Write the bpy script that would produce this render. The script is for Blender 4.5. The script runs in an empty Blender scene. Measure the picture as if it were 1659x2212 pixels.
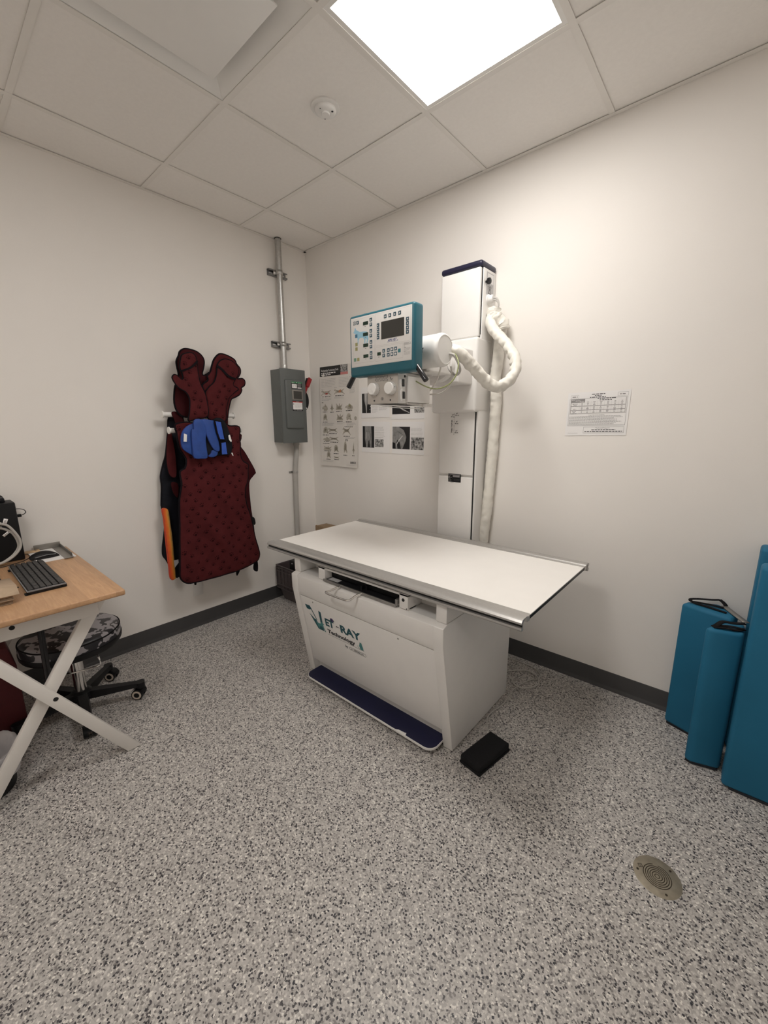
import bpy, bmesh, math, random
from mathutils import Vector, Matrix, geometry
random.seed(7)
S = bpy.context.scene
COL = S.collection
PI = math.pi
H = 2.7306            # underside of the ceiling grid
XR, YF = 3.72, -3.56  # right wall, front wall
# ------------------------------------------------------------------ materials
def _nt(name):
    m = bpy.data.materials.new(name); m.use_nodes = True
    nt = m.node_tree; return m, nt, nt.nodes['Principled BSDF']
def pm(name, rgb, rough=.5, metal=0., var=.05, vs=12., bump=0., bs=300., coat=0., spec=.5, trans=0.):
    """procedural material: colour broken up by noise, optional noise bump"""
    m, nt, b = _nt(name)
    tc = nt.nodes.new('ShaderNodeTexCoord')
    n = nt.nodes.new('ShaderNodeTexNoise'); n.inputs['Scale'].default_value = vs; n.inputs['Detail'].default_value = 4
    nt.links.new(tc.outputs['Object'], n.inputs['Vector'])
    r = nt.nodes.new('ShaderNodeValToRGB')
    r.color_ramp.elements[0].position = .3; r.color_ramp.elements[1].position = .7
    r.color_ramp.elements[0].color = [max(0, c*(1-var)) for c in rgb]+[1]
    r.color_ramp.elements[1].color = [min(1, c*(1+var)) for c in rgb]+[1]
    nt.links.new(n.outputs['Fac'], r.inputs['Fac']); nt.links.new(r.outputs['Color'], b.inputs['Base Color'])
    b.inputs['Roughness'].default_value = rough; b.inputs['Metallic'].default_value = metal
    b.inputs['Coat Weight'].default_value = coat; b.inputs['Specular IOR Level'].default_value = spec
    b.inputs['Transmission Weight'].default_value = trans
    if bump:
        n2 = nt.nodes.new('ShaderNodeTexNoise'); n2.inputs['Scale'].default_value = bs; n2.inputs['Detail'].default_value = 5
        nt.links.new(tc.outputs['Object'], n2.inputs['Vector'])
        bp = nt.nodes.new('ShaderNodeBump'); bp.inputs['Strength'].default_value = bump; bp.inputs['Distance'].default_value = .002
        nt.links.new(n2.outputs['Fac'], bp.inputs['Height']); nt.links.new(bp.outputs['Normal'], b.inputs['Normal'])
    return m
def floor_mat():
    m, nt, b = _nt('flake_epoxy')
    N = nt.nodes.new; L = nt.links.new
    tc = N('ShaderNodeTexCoord')
    wn = N('ShaderNodeTexNoise'); wn.inputs['Scale'].default_value = 260
    L(tc.outputs['Object'], wn.inputs['Vector'])
    mx = N('ShaderNodeMix'); mx.data_type = 'VECTOR'; mx.inputs['Factor'].default_value = .0045
    L(tc.outputs['Object'], mx.inputs[4]); L(wn.outputs['Color'], mx.inputs[5])
    def chips(scale, stops):
        v = N('ShaderNodeTexVoronoi'); v.inputs['Scale'].default_value = scale; L(mx.outputs[1], v.inputs['Vector'])
        s = N('ShaderNodeSeparateColor'); L(v.outputs['Color'], s.inputs['Color'])
        r = N('ShaderNodeValToRGB'); r.color_ramp.interpolation = 'CONSTANT'
        e = r.color_ramp.elements; e[0].position = 0; e[0].color = (*stops[0][1], 1); e[1].position = stops[1][0]; e[1].color = (*stops[1][1], 1)
        for p, c in stops[2:]:
            q = e.new(p); q.color = (*c, 1)
        L(s.outputs['Red'], r.inputs['Fac']); return v, s, r
    v1, s1, r1 = chips(FL_S1, FL_STOPS1)
    v2, s2, r2 = chips(FL_S2, FL_STOPS2)
    th = N('ShaderNodeMath'); th.operation = 'LESS_THAN'; th.inputs[1].default_value = FL_SEL; L(s2.outputs['Green'], th.inputs[0])
    dd = N('ShaderNodeMath'); dd.operation = 'LESS_THAN'; dd.inputs[1].default_value = .42; L(v2.outputs['Distance'], dd.inputs[0])
    mu = N('ShaderNodeMath'); mu.operation = 'MULTIPLY'; L(th.outputs[0], mu.inputs[0]); L(dd.outputs[0], mu.inputs[1])
    mc = N('ShaderNodeMix'); mc.data_type = 'RGBA'; L(mu.outputs[0], mc.inputs['Factor']); L(r1.outputs['Color'], mc.inputs[6]); L(r2.outputs['Color'], mc.inputs[7])
    L(mc.outputs[2], b.inputs['Base Color'])
    b.inputs['Roughness'].default_value = .42
    bp = N('ShaderNodeBump'); bp.inputs['Strength'].default_value = .25; bp.inputs['Distance'].default_value = .001
    L(s1.outputs['Blue'], bp.inputs['Height']); L(bp.outputs['Normal'], b.inputs['Normal'])
    return m
FL_S1, FL_S2, FL_SEL = 215, 135, .25
FL_STOPS1 = [(0, (.050, .047, .050)), (.08, (.20, .187, .18)), (.20, (.36, .34, .322)), (.50, (.44, .418, .397)), (.80, (.53, .507, .48)), (.93, (.68, .655, .61))]
FL_STOPS2 = [(0, (.020, .019, .026)), (.46, (.07, .063, .066)), (.62, (.22, .206, .198)), (.74, (.50, .475, .45)), (.88, (.70, .675, .63))]
def wood_mat():
    m, nt, b = _nt('oiled_pine'); N = nt.nodes.new; L = nt.links.new
    tc = N('ShaderNodeTexCoord'); mp = N('ShaderNodeMapping'); mp.inputs['Scale'].default_value = (1.2, 14, 14); L(tc.outputs['Object'], mp.inputs['Vector'])
    n = N('ShaderNodeTexNoise'); n.inputs['Scale'].default_value = 5; n.inputs['Detail'].default_value = 8; n.inputs['Distortion'].default_value = 1.4; L(mp.outputs[0], n.inputs['Vector'])
    r = N('ShaderNodeValToRGB'); e = r.color_ramp.elements
    e[0].position = .3; e[0].color = (.45, .265, .145, 1); e[1].position = .75; e[1].color = (.585, .365, .205, 1)
    L(n.outputs['Fac'], r.inputs['Fac'])
    # boards glued side by side: brick texture picks a slightly different tone for each stave
    bk = N('ShaderNodeTexBrick'); bk.inputs['Scale'].default_value = 1; bk.inputs['Brick Width'].default_value = .7; bk.inputs['Row Height'].default_value = .09
    bk.inputs['Mortar Size'].default_value = 0; bk.inputs['Color1'].default_value = (.86, .84, .82, 1); bk.inputs['Color2'].default_value = (1.08, 1.05, 1.02, 1)
    L(tc.outputs['Object'], bk.inputs['Vector'])
    mm = N('ShaderNodeMix'); mm.data_type = 'RGBA'; mm.blend_type = 'MULTIPLY'; mm.inputs['Factor'].default_value = 1
    L(r.outputs['Color'], mm.inputs[6]); L(bk.outputs['Color'], mm.inputs[7]); L(mm.outputs[2], b.inputs['Base Color'])
    b.inputs['Roughness'].default_value = .42
    return m
def worn_vinyl():
    """black vinyl peeled off in irregular patches to its pale backing"""
    m, nt, b = _nt('peeling_vinyl'); N = nt.nodes.new; L = nt.links.new
    tc = N('ShaderNodeTexCoord'); n = N('ShaderNodeTexNoise'); n.inputs['Scale'].default_value = 9; n.inputs['Detail'].default_value = 3; n.inputs['Roughness'].default_value = .62
    L(tc.outputs['Object'], n.inputs['Vector']); r = N('ShaderNodeValToRGB'); r.color_ramp.interpolation = 'CONSTANT'
    e = r.color_ramp.elements; e[0].position = 0; e[0].color = (.010, .010, .014, 1); e[1].position = .475; e[1].color = (.30, .285, .30, 1)
    q = e.new(.60); q.color = (.05, .048, .05, 1); q = e.new(.66); q.color = (.33, .315, .325, 1)
    L(n.outputs['Fac'], r.inputs['Fac']); L(r.outputs['Color'], b.inputs['Base Color']); b.inputs['Roughness'].default_value = .45
    return m
TIE_SHEAR, TIE_A, TIE_B = .0, -.030, .013
def tie_dye():
    m, nt, b = _nt('tie_dye_cloth'); N = nt.nodes.new; L = nt.links.new
    tc = N('ShaderNodeTexCoord'); sp = N('ShaderNodeSeparateXYZ'); L(tc.outputs['Object'], sp.inputs[0])
    n = N('ShaderNodeTexNoise'); n.inputs['Scale'].default_value = 30; L(tc.outputs['Object'], n.inputs['Vector'])
    # the bands follow the hem: shear y by z, then perturb
    ma = N('ShaderNodeMath'); ma.operation = 'MULTIPLY_ADD'; ma.inputs[1].default_value = TIE_SHEAR; L(sp.outputs[2], ma.inputs[0]); L(sp.outputs[1], ma.inputs[2])
    mb = N('ShaderNodeMath'); mb.operation = 'MULTIPLY_ADD'; mb.inputs[1].default_value = .014; L(n.outputs['Fac'], mb.inputs[0]); L(ma.outputs[0], mb.inputs[2])
    mr = N('ShaderNodeMapRange'); mr.inputs[1].default_value = TIE_A; mr.inputs[2].default_value = TIE_B; L(mb.outputs[0], mr.inputs[0])
    r = N('ShaderNodeValToRGB'); e = r.color_ramp.elements; e[0].position = .0; e[0].color = (.62, .06, .015, 1); e[1].position = .95; e[1].color = (.05, .10, .06, 1)
    q = e.new(.38); q.color = (.75, .16, .02, 1); q = e.new(.62); q.color = (.72, .32, .05, 1)
    L(mr.outputs[0], r.inputs['Fac']); L(r.outputs['Color'], b.inputs['Base Color']); b.inputs['Roughness'].default_value = .8
    return m
def xray_mat(name, lo, hi, scale, seedv):
    m, nt, b = _nt(name); N = nt.nodes.new; L = nt.links.new
    tc = N('ShaderNodeTexCoord'); mp = N('ShaderNodeMapping'); mp.inputs['Location'].default_value = (seedv, seedv*2, seedv*3); L(tc.outputs['Object'], mp.inputs['Vector'])
    n = N('ShaderNodeTexNoise'); n.inputs['Scale'].default_value = scale; n.inputs['Detail'].default_value = 3; L(mp.outputs[0], n.inputs['Vector'])
    r = N('ShaderNodeValToRGB'); e = r.color_ramp.elements; e[0].position = .35; e[0].color = (lo, lo, lo, 1); e[1].position = .68; e[1].color = (hi, hi*.98, hi*.96, 1)
    L(n.outputs['Fac'], r.inputs['Fac']); L(r.outputs['Color'], b.inputs['Base Color']); b.inputs['Roughness'].default_value = .5
    return m
def emit(name, rgb, k):
    m, nt, b = _nt(name); e = nt.nodes.new('ShaderNodeEmission'); e.inputs['Color'].default_value = (*rgb, 1); e.inputs['Strength'].default_value = k
    nt.links.new(e.outputs[0], nt.nodes['Material Output'].inputs['Surface']); return m
M = {}
M['wall'] = pm('painted_drywall', (.81, .782, .748), .75, var=.012, vs=2.5, bump=.10, bs=140)
M['tile'] = pm('ceiling_tile', (.84, .815, .785), .9, var=.015, vs=60, bump=.25, bs=420)
M['grid'] = pm('grid_white', (.78, .755, .72), .5, var=.01)
M['floor'] = floor_mat()
M['base'] = pm('charcoal_vinyl', (.040, .039, .040), .5, var=.06)
M['lampframe'] = pm('lamp_frame_white', (.82, .81, .79), .45, var=.01)
M['white'] = pm('white_enamel', (.75, .735, .715), .42, var=.012, bump=.05, bs=500)
M['white2'] = pm('white_plastic', (.77, .76, .74), .35, var=.01)
M['offwhite'] = pm('grey_white_enamel', (.66, .64, .61), .45, var=.015)
M['lam'] = pm('white_laminate', (.88, .86, .83), .32, var=.01)
M['alu'] = pm('brushed_aluminium', (.52, .51, .495), .34, .7, var=.03, vs=90)
M['alud'] = pm('dull_aluminium', (.42, .41, .40), .45, 1., var=.05, vs=60)
M['chrome'] = pm('chrome', (.72, .71, .70), .10, 1., var=.02)
M['steel'] = pm('galvanised_steel', (.52, .52, .51), .34, 1., var=.10, vs=70)
M['strut'] = pm('strut_steel', (.30, .30, .30), .45, .9, var=.08, vs=60)
M['black'] = pm('black_plastic', (.010, .010, .011), .45, var=.1, spec=.22)
M['blackgloss'] = pm('gloss_black', (.010, .010, .012), .14, var=.05)
M['blackcloth'] = pm('black_webbing', (.010, .009, .010), .85, var=.2, vs=200, bump=.4, bs=900, spec=.15)
M['rubber'] = pm('black_rubber', (.010, .010, .011), .8, var=.15, vs=150, bump=.6, bs=600, spec=.2)
M['navy'] = pm('navy_laminate', (.007, .008, .040), .55, var=.08)
M['navycap'] = pm('navy_plastic', (.012, .012, .038), .35, var=.05)
M['teal'] = pm('teal_plastic', (.014, .112, .152), .40, var=.04, bump=.06, bs=700)
M['ink'] = pm('dark_ink', (.05, .05, .055), .6, var=.05)
M['ink2'] = pm('grey_ink', (.27, .26, .26), .6, var=.06)
M['ink3'] = pm('pale_grey_ink', (.50, .485, .475), .6, var=.04)
M['blueink'] = pm('blue_ink', (.03, .045, .22), .5, var=.05)
M['tealink'] = pm('dark_teal_ink', (.010, .075, .095), .5, var=.15, vs=40)
M['tealink2'] = pm('sea_green_ink', (.06, .22, .22), .5, var=.1, vs=60)
M['navyink'] = pm('navy_ink', (.015, .018, .06), .5, var=.05)
M['purple'] = pm('purple_ink', (.08, .045, .16), .5, var=.1)
M['redink'] = pm('red_ink', (.42, .035, .03), .5, var=.05)
M['pinkink'] = pm('coral_ink', (.55, .20, .19), .5, var=.04)
M['orangeink'] = pm('ochre_ink', (.48, .22, .12), .5, var=.15, vs=80)
M['sketch'] = pm('sketch_ink', (.27, .245, .20), .7, var=.35, vs=140)
M['sketch2'] = pm('pale_sketch_ink', (.45, .42, .36), .7, var=.2, vs=140)
M['paper'] = pm('white_paper', (.80, .79, .785), .7, var=.012)
M['posterpaper'] = pm('poster_paper', (.72, .69, .65), .55, var=.02)
M['labelgrey'] = pm('grey_label', (.52, .515, .52), .5, var=.03)
M['dark'] = pm('screen_glass', (.045, .044, .040), .25, var=.03)
M['display'] = pm('dark_green_display', (.006, .03, .016), .25, var=.05)
M['btn'] = pm('dark_teal_button', (.030, .080, .115), .5, var=.05)
M['btnteal'] = pm('teal_button', (.05, .19, .22), .5, var=.05)
M['btnblue'] = pm('blue_button', (.05, .17, .28), .5, var=.05)
M['btnolive'] = pm('olive_button', (.32, .30, .13), .5, var=.08)
M['btngreen'] = pm('green_button', (.14, .26, .19), .5, var=.05)
M['dogblue'] = pm('light_blue_ink', (.30, .55, .70), .5, var=.03)
M['plate'] = pm('control_plate', (.74, .725, .705), .4, var=.01)
M['silverplate'] = pm('silver_plate', (.52, .485, .445), .4, .25, var=.03, vs=60)
M['sleeve'] = pm('cream_vinyl_sleeve', (.74, .715, .655), .5, var=.06, vs=25, bump=.9, bs=42)
M['cable'] = pm('grey_cable', (.44, .425, .40), .5, var=.05)
M['cablewhite'] = pm('white_cable', (.66, .64, .60), .5, var=.03)
M['ground'] = pm('green_yellow_wire', (.27, .30, .12), .5, var=.35, vs=140)
M['boxgrey'] = pm('grey_painted_steel', (.115, .125, .122), .45, var=.03, bump=.06, bs=500)
M['green'] = pm('green_label', (.035, .20, .085), .5, var=.05)
M['red'] = pm('red_plastic', (.33, .018, .022), .4, var=.05)
M['pvc'] = pm('grey_pvc', (.42, .405, .38), .45, var=.03)
M['burg'] = pm('burgundy_cloth', (.074, .0125, .0140), .85, var=.16, vs=14, bump=.35, bs=45, spec=.12)
M['burgdark'] = pm('dark_burgundy_cloth', (.045, .007, .009), .85, var=.2, vs=14, bump=.35, bs=45, spec=.12)
M['burgpaw'] = pm('paw_print_ink', (.026, .0045, .0055), .85, var=.1, spec=.1)
M['trim'] = pm('black_binding', (.008, .006, .008), .85, var=.2, spec=.1)
M['navycloth'] = pm('black_navy_cloth', (.008, .009, .014), .75, var=.3, vs=18, bump=.5, bs=40, spec=.2)
M['tie'] = tie_dye()
M['royal'] = pm('royal_blue_nylon', (.014, .058, .27), .6, var=.14, vs=30, bump=.5, bs=60)
M['royal2'] = pm('bright_blue_nylon', (.026, .090, .44), .5, var=.12, vs=40, bump=.4, bs=60)
M['royaldark'] = pm('blue_binding', (.008, .03, .19), .6, var=.1)
M['wood'] = wood_mat()
M['deskwhite'] = pm('white_lacquer', (.70, .675, .64), .45, var=.015, bump=.06, bs=300)
M['vinyl'] = worn_vinyl()
M['hub'] = pm('pale_wheel_rim', (.62, .55, .47), .5, var=.04)
M['keys'] = pm('grey_black_keys', (.030, .029, .029), .55, var=.12, vs=60)
M['keyframe'] = pm('keyboard_edge', (.20, .20, .21), .35, var=.04)
M['metal'] = pm('grey_sheet_metal', (.30, .285, .265), .4, .7, var=.06)
M['woodpale'] = pm('pale_wood_strip', (.52, .37, .22), .6, var=.1, vs=40)
M['card'] = pm('kraft_cardboard', (.50, .375, .26), .8, var=.07, vs=40)
M['carddark'] = pm('cardboard_flutes', (.26, .185, .125), .85, var=.15, vs=120)
M['brownbox'] = pm('brown_cardboard', (.27, .185, .11), .85, var=.08)
M['foam'] = pm('teal_blue_vinyl', (.014, .135, .245), .65, var=.05, vs=5, bump=.4, bs=18, spec=.3)
M['darkbtm'] = pm('dark_vinyl', (.014, .016, .022), .7, var=.1)
M['crate'] = pm('brown_grey_crate', (.072, .058, .058), .5, var=.06)
M['maroonbin'] = pm('maroon_canvas', (.085, .007, .010), .7, var=.12, bump=.3, bs=200)
M['liner'] = pm('translucent_liner', (.60, .585, .60), .35, var=.06, vs=14, trans=.25)
M['brass'] = pm('aged_brass', (.30, .265, .205), .45, .55, var=.16, vs=38, bump=.12, bs=200)
M['brassdark'] = pm('grooved_brass', (.040, .030, .020), .8, .2, var=.1)
M['gap'] = pm('dark_gap', (.012, .012, .012), .9, var=.02)
XR1 = xray_mat('xray_film_a', .01, .18, 9, 1.3); XR2 = xray_mat('xray_film_b', .10, .36, 14, 4.1); XR3 = xray_mat('photo_print_a', .04, .55, 75, 2.2)
XR4 = xray_mat('photo_print_b', .03, .52, 62, 7.7)
M['bone'] = pm('xray_bone', (.52, .51, .50), .5, var=.12, vs=60)
M['flesh'] = pm('xray_flesh', (.23, .226, .222), .5, var=.25, vs=40)
M['film'] = pm('xray_black', (.012, .012, .013), .4, var=.1)
# ------------------------------------------------------------------ mesh builder
_tcache = {}
def text_geo(body, bold=0., shear=0.):
    k = (body, bold, shear)
    if k in _tcache: return _tcache[k]
    cu = bpy.data.curves.new('t', 'FONT'); cu.body = body; cu.size = 1; cu.offset = bold; cu.shear = shear; cu.resolution_u = 3
    o = bpy.data.objects.new('t', cu); COL.objects.link(o)
    dg = bpy.context.evaluated_depsgraph_get(); dg.update()
    me = bpy.data.meshes.new_from_object(o.evaluated_get(dg))
    vs = [(v.co.x, v.co.y) for v in me.vertices]; fs = [list(p.vertices) for p in me.polygons]
    bpy.data.objects.remove(o); bpy.data.curves.remove(cu); bpy.data.meshes.remove(me)
    xs = [v[0] for v in vs] or [0]; ys = [v[1] for v in vs] or [0]
    _tcache[k] = (vs, fs, min(xs), max(xs), min(ys), max(ys)); return _tcache[k]
class PL:
    """a flat place in space to print on: origin, right, up; normal = right x up"""
    def __init__(s, o, u, v):
        s.o = Vector(o); s.u = Vector(u).normalized(); s.v = Vector(v).normalized(); s.n = s.u.cross(s.v)
    def p(s, a, b, h=0.): return tuple(s.o+s.u*a+s.v*b+s.n*h)
def smooth(pts, k=6, closed=False):
    """Catmull-Rom through points"""
    P = [Vector(p) for p in pts]; n = len(P); out = []
    segs = n if closed else n-1
    for i in range(segs):
        p0 = P[(i-1) % n] if closed or i > 0 else P[0]*2-P[1]
        p1 = P[i]; p2 = P[(i+1) % n]
        p3 = P[(i+2) % n] if closed or i+2 < n else P[-1]*2-P[-2]
        for j in range(k):
            t = j/k
            out.append(.5*((2*p1)+(p2-p0)*t+(2*p0-5*p1+4*p2-p3)*t*t+(3*p1-p0-3*p2+p3)*t*t*t))
    if not closed: out.append(P[-1])
    return out
class MB:
    def __init__(s): s.v = []; s.f = []; s.m = []
    def add(s, vs, fs, mat=0):
        o = len(s.v); s.v += [tuple(v) for v in vs]; s.f += [[o+i for i in f] for f in fs]; s.m += [mat]*len(fs); return s
    def bm(s, b, mat=0):
        b.verts.index_update(); return s.add([v.co[:] for v in b.verts], [[v.index for v in f.verts] for f in b.faces], mat)
    def box(s, x0, x1, y0, y1, z0, z1, mat=0, bev=0., seg=2):
        x0, x1 = sorted((x0, x1)); y0, y1 = sorted((y0, y1)); z0, z1 = sorted((z0, z1))
        if not bev:
            return s.add([(x0,y0,z0),(x1,y0,z0),(x1,y1,z0),(x0,y1,z0),(x0,y0,z1),(x1,y0,z1),(x1,y1,z1),(x0,y1,z1)],
                  [(0,3,2,1),(4,5,6,7),(0,1,5,4),(1,2,6,5),(2,3,7,6),(3,0,4,7)], mat)
        b = bmesh.new(); bmesh.ops.create_cube(b, size=1)
        for v in b.verts: v.co = ((x0+x1)/2+v.co.x*(x1-x0), (y0+y1)/2+v.co.y*(y1-y0), (z0+z1)/2+v.co.z*(z1-z0))
        bmesh.ops.bevel(b, geom=b.edges[:], offset=bev, segments=seg, profile=.5, affect='EDGES', clamp_overlap=True)
        s.bm(b, mat); b.free(); return s
    def prism(s, poly, axis, a0, a1, mat=0, bev=0., seg=2, capmat=None):
        """poly in the two other axes (in x,y,z order), extruded along axis from a0 to a1"""
        def pt(p, a):
            return (a, p[0], p[1]) if axis == 'x' else ((p[0], a, p[1]) if axis == 'y' else (p[0], p[1], a))
        b = bmesh.new(); n = len(poly)
        lo = [b.verts.new(pt(p, a0)) for p in poly]; hi = [b.verts.new(pt(p, a1)) for p in poly]
        b.faces.new(lo); b.faces.new(hi)
        for i in range(n): b.faces.new((lo[i], lo[(i+1) % n], hi[(i+1) % n], hi[i]))
        bmesh.ops.recalc_face_normals(b, faces=b.faces[:])
        if bev:
            ed = [e for e in b.edges if e.calc_face_angle(0) > .3]
            bmesh.ops.bevel(b, geom=ed, offset=bev, segments=seg, profile=.5, affect='EDGES', clamp_overlap=True)
        s.bm(b, mat); b.free(); return s
    def cyl(s, p0, p1, r0, r1=None, n=24, mat=0, caps=True):
        r1 = r0 if r1 is None else r1
        p0, p1 = Vector(p0), Vector(p1); d = (p1-p0).normalized(); a = d.orthogonal().normalized(); c = d.cross(a)
        vs = [p0+(a*math.cos(2*PI*i/n)+c*math.sin(2*PI*i/n))*r0 for i in range(n)]+[p1+(a*math.cos(2*PI*i/n)+c*math.sin(2*PI*i/n))*r1 for i in range(n)]
        fs = [(i, (i+1) % n, n+(i+1) % n, n+i) for i in range(n)]
        if caps: fs += [tuple(reversed(range(n))), tuple(range(n, 2*n))]
        return s.add(vs, fs, mat)
    def lathe(s, c, d, prof, n=32, mat=0, cap=True):
        """prof: list of (radius, height along d)"""
        c, d = Vector(c), Vector(d).normalized(); a = d.orthogonal().normalized(); e = d.cross(a); vs = []; fs = []
        for r, h in prof:
            for i in range(n): vs.append(c+d*h+(a*math.cos(2*PI*i/n)+e*math.sin(2*PI*i/n))*max(r, 1e-5))
        for k in range(len(prof)-1):
            for i in range(n): fs.append((k*n+i, k*n+(i+1) % n, (k+1)*n+(i+1) % n, (k+1)*n+i))
        if cap:
            fs.append(tuple(reversed(range(n)))); fs.append(tuple(range((len(prof)-1)*n, len(prof)*n)))
        return s.add(vs, fs, mat)
    def tube(s, path, r, n=10, mat=0, closed=False, flat=1., up=None):
        P = [Vector(p) for p in path]; N = len(P); vs = []; fs = []; prev = None
        for i in range(N):
            t = (P[(i+1) % N]-P[i-1]) if closed else (P[min(i+1, N-1)]-P[max(i-1, 0)])
            t.normalize()
            if up is not None: a = (Vector(up)-t*t.dot(Vector(up))).normalized()
            elif prev is None: a = t.orthogonal().normalized()
            else: a = (prev-t*t.dot(prev)).normalized()
            prev = a; c = t.cross(a); rr = r[i] if isinstance(r, (list, tuple)) else r
            for k in range(n): vs.append(P[i]+a*math.cos(2*PI*k/n)*rr*flat+c*math.sin(2*PI*k/n)*rr)
        for i in range(N if closed else N-1):
            j = (i+1) % N
            for k in range(n): fs.append((i*n+k, i*n+(k+1) % n, j*n+(k+1) % n, j*n+k))
        if not closed: fs += [tuple(reversed(range(n))), tuple(range((N-1)*n, N*n))]
        return s.add(vs, fs, mat)
    # ---- printing on a plane
    def rect(s, pl, a0, b0, a1, b1, h=.0004, mat=0):
        return s.add([pl.p(a0,b0,h), pl.p(a1,b0,h), pl.p(a1,b1,h), pl.p(a0,b1,h)], [(0,1,2,3)], mat)
    def poly(s, pl, pts, h=.0004, mat=0):
        tri = geometry.tessellate_polygon([[Vector((a, b, 0)) for a, b in pts]])
        fs = []
        for t in tri:
            A, B, C = (Vector(pts[i]) for i in t)
            fs.append(t if (B-A).cross(C-A) > 0 else (t[0], t[2], t[1]))
        return s.add([pl.p(a, b, h) for a, b in pts], fs, mat)
    def disc(s, pl, a, b, r, h=.0004, mat=0, n=18, ry=None):
        ry = ry or r
        return s.add([pl.p(a+r*math.cos(2*PI*i/n), b+ry*math.sin(2*PI*i/n), h) for i in range(n)], [tuple(range(n))], mat)
    def frame(s, pl, a0, b0, a1, b1, w, h=.0004, mat=0):
        s.rect(pl, a0, b0, a1, b0+w, h, mat); s.rect(pl, a0, b1-w, a1, b1, h, mat)
        s.rect(pl, a0, b0+w, a0+w, b1-w, h, mat); return s.rect(pl, a1-w, b0+w, a1, b1-w, h, mat)
    def text(s, pl, body, a, b, size, h=.0005, mat=0, align='l', bold=0., shear=0., width=None):
        """size = cap height; width squeezes the line to that length"""
        vs, fs, x0, x1, y0, y1 = text_geo(body, bold, shear)
        k = size/.70; kx = k if width is None else width/max(1e-6, x1-x0)
        off = {'l': -x0*kx, 'c': -(x0+x1)/2*kx, 'r': -x1*kx}[align]
        return s.add([pl.p(a+off+x*kx, b+y*k, h) for x, y in vs], fs, mat)
    def lines(s, pl, a0, a1, btop, nl, pitch, hgt, h=.0005, mat=0, rag=.35, rnd=None):
        """rows of word-long dashes: print too small to read in the photo"""
        rnd = rnd or random
        for i in range(nl):
            b = btop-i*pitch; a = a0; end = a1-(a1-a0)*rag*rnd.random()*(1 if i == nl-1 else .35)
            while a < end-.001:
                w = min(end-a, hgt*rnd.uniform(1.6, 5)); s.rect(pl, a, b-hgt, a+w, b, h, mat); a += w+hgt*.8
        return s
    def build(s, name, mats, parent=None, sharp=32):
        root = parent
        while root is not None and root.parent: root = root.parent
        off = Vector(root.location) if root else Vector((0, 0, 0))
        me = bpy.data.meshes.new(name); me.from_pydata([tuple(Vector(v)-off) for v in s.v], [], s.f); me.validate(); me.update()
        for k in (mats if isinstance(mats, (list, tuple)) else [mats]): me.materials.append(M[k] if isinstance(k, str) else k)
        for p, mi in zip(me.polygons, s.m): p.material_index = mi
        me.polygons.foreach_set('use_smooth', [True]*len(me.polygons))
        b = bmesh.new(); b.from_mesh(me); bmesh.ops.remove_doubles(b, verts=b.verts[:], dist=1e-6); b.to_mesh(me); b.free()
        me.set_sharp_from_angle(angle=math.radians(sharp))
        o = bpy.data.objects.new(name, me); COL.objects.link(o)
        if parent: o.parent = parent
        return o
def inside(p, poly):
    x, y = p; c = False; n = len(poly)
    for i in range(n):
        x1, y1 = poly[i]; x2, y2 = poly[i-1]
        if (y1 > y) != (y2 > y) and x < (x2-x1)*(y-y1)/(y2-y1)+x1: c = not c
    return c
def edist(p, poly):
    P = Vector(p); d = 9.
    for i in range(len(poly)):
        A, B = Vector(poly[i-1]), Vector(poly[i]); ab = B-A; t = max(0, min(1, (P-A).dot(ab)/max(ab.length_squared, 1e-12))); d = min(d, (A+ab*t-P).length)
    return d
def dense(outline):
    q = []
    for i, p in enumerate(outline):
        a, b = Vector((*p, 0)), Vector((*outline[(i+1) % len(outline)], 0)); n = max(1, int((b-a).length/.012)); q += [a.lerp(b, j/n) for j in range(n)]
    return q
def cloth(mb, outline, x, thick, disp, puff=.006, step=.018, mat=0, sm=4):
    """a padded sheet hanging in a yz outline: front at x+disp(y,z), rounded rim, back at x-thick"""
    ol = [tuple(p) for p in (smooth([(a, b, 0) for a, b in outline], sm, True) if sm > 1 else dense(outline))]; ol = [(a, b) for a, b, _ in ol]
    o2 = [ol[0]]
    for p in ol[1:]:
        if (Vector(p)-Vector(o2[-1])).length > .004: o2.append(p)
    ol = o2; n = len(ol)
    ys = [p[0] for p in ol]; zs = [p[1] for p in ol]; pts = []
    a = min(ys)+step/2
    row = 0
    b = min(zs)+step/2
    while b < max(zs):
        a = min(ys)+step*(.5 if row % 2 else 1.)
        while a < max(ys):
            if inside((a, b), ol) and edist((a, b), ol) > step*.45: pts.append((a, b))
            a += step
        b += step*.87; row += 1
    allp = [Vector(p) for p in ol+pts]
    res = geometry.delaunay_2d_cdt(allp, [(i, (i+1) % n) for i in range(n)], [], 1, 1e-6)
    V, E, F = res[0], res[1], res[2]
    def fx(p):
        e = edist(p, ol); return x+disp(p[0], p[1])+puff*(1-math.exp(-e/.012))
    fr = [(fx(p), p[0], p[1]) for p in V]; bk = [(x-thick+disp(p[0], p[1])*.3, p[0], p[1]) for p in V]
    nv = len(V); fs = []
    for f in F:
        A, B, C = V[f[0]], V[f[1]], V[f[2]]
        ccw = (B-A).cross(C-A) > 0      # y right, z up seen from +x
        fs.append(tuple(f) if ccw else tuple(reversed(f)))
    mb.add(fr+bk, fs+[tuple(nv+i for i in reversed(f)) for f in fs], mat)
    cnt = {}
    for f in fs:
        for i in range(len(f)): e = (f[i], f[(i+1) % len(f)]); cnt[e] = 1
    side = [(b2, a2, nv+a2, nv+b2) for (a2, b2) in cnt if (b2, a2) not in cnt]
    base = len(mb.v)-2*nv
    mb.f += [[base+i for i in q] for q in side]; mb.m += [mat]*len(side)
    return ol, fx
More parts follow.
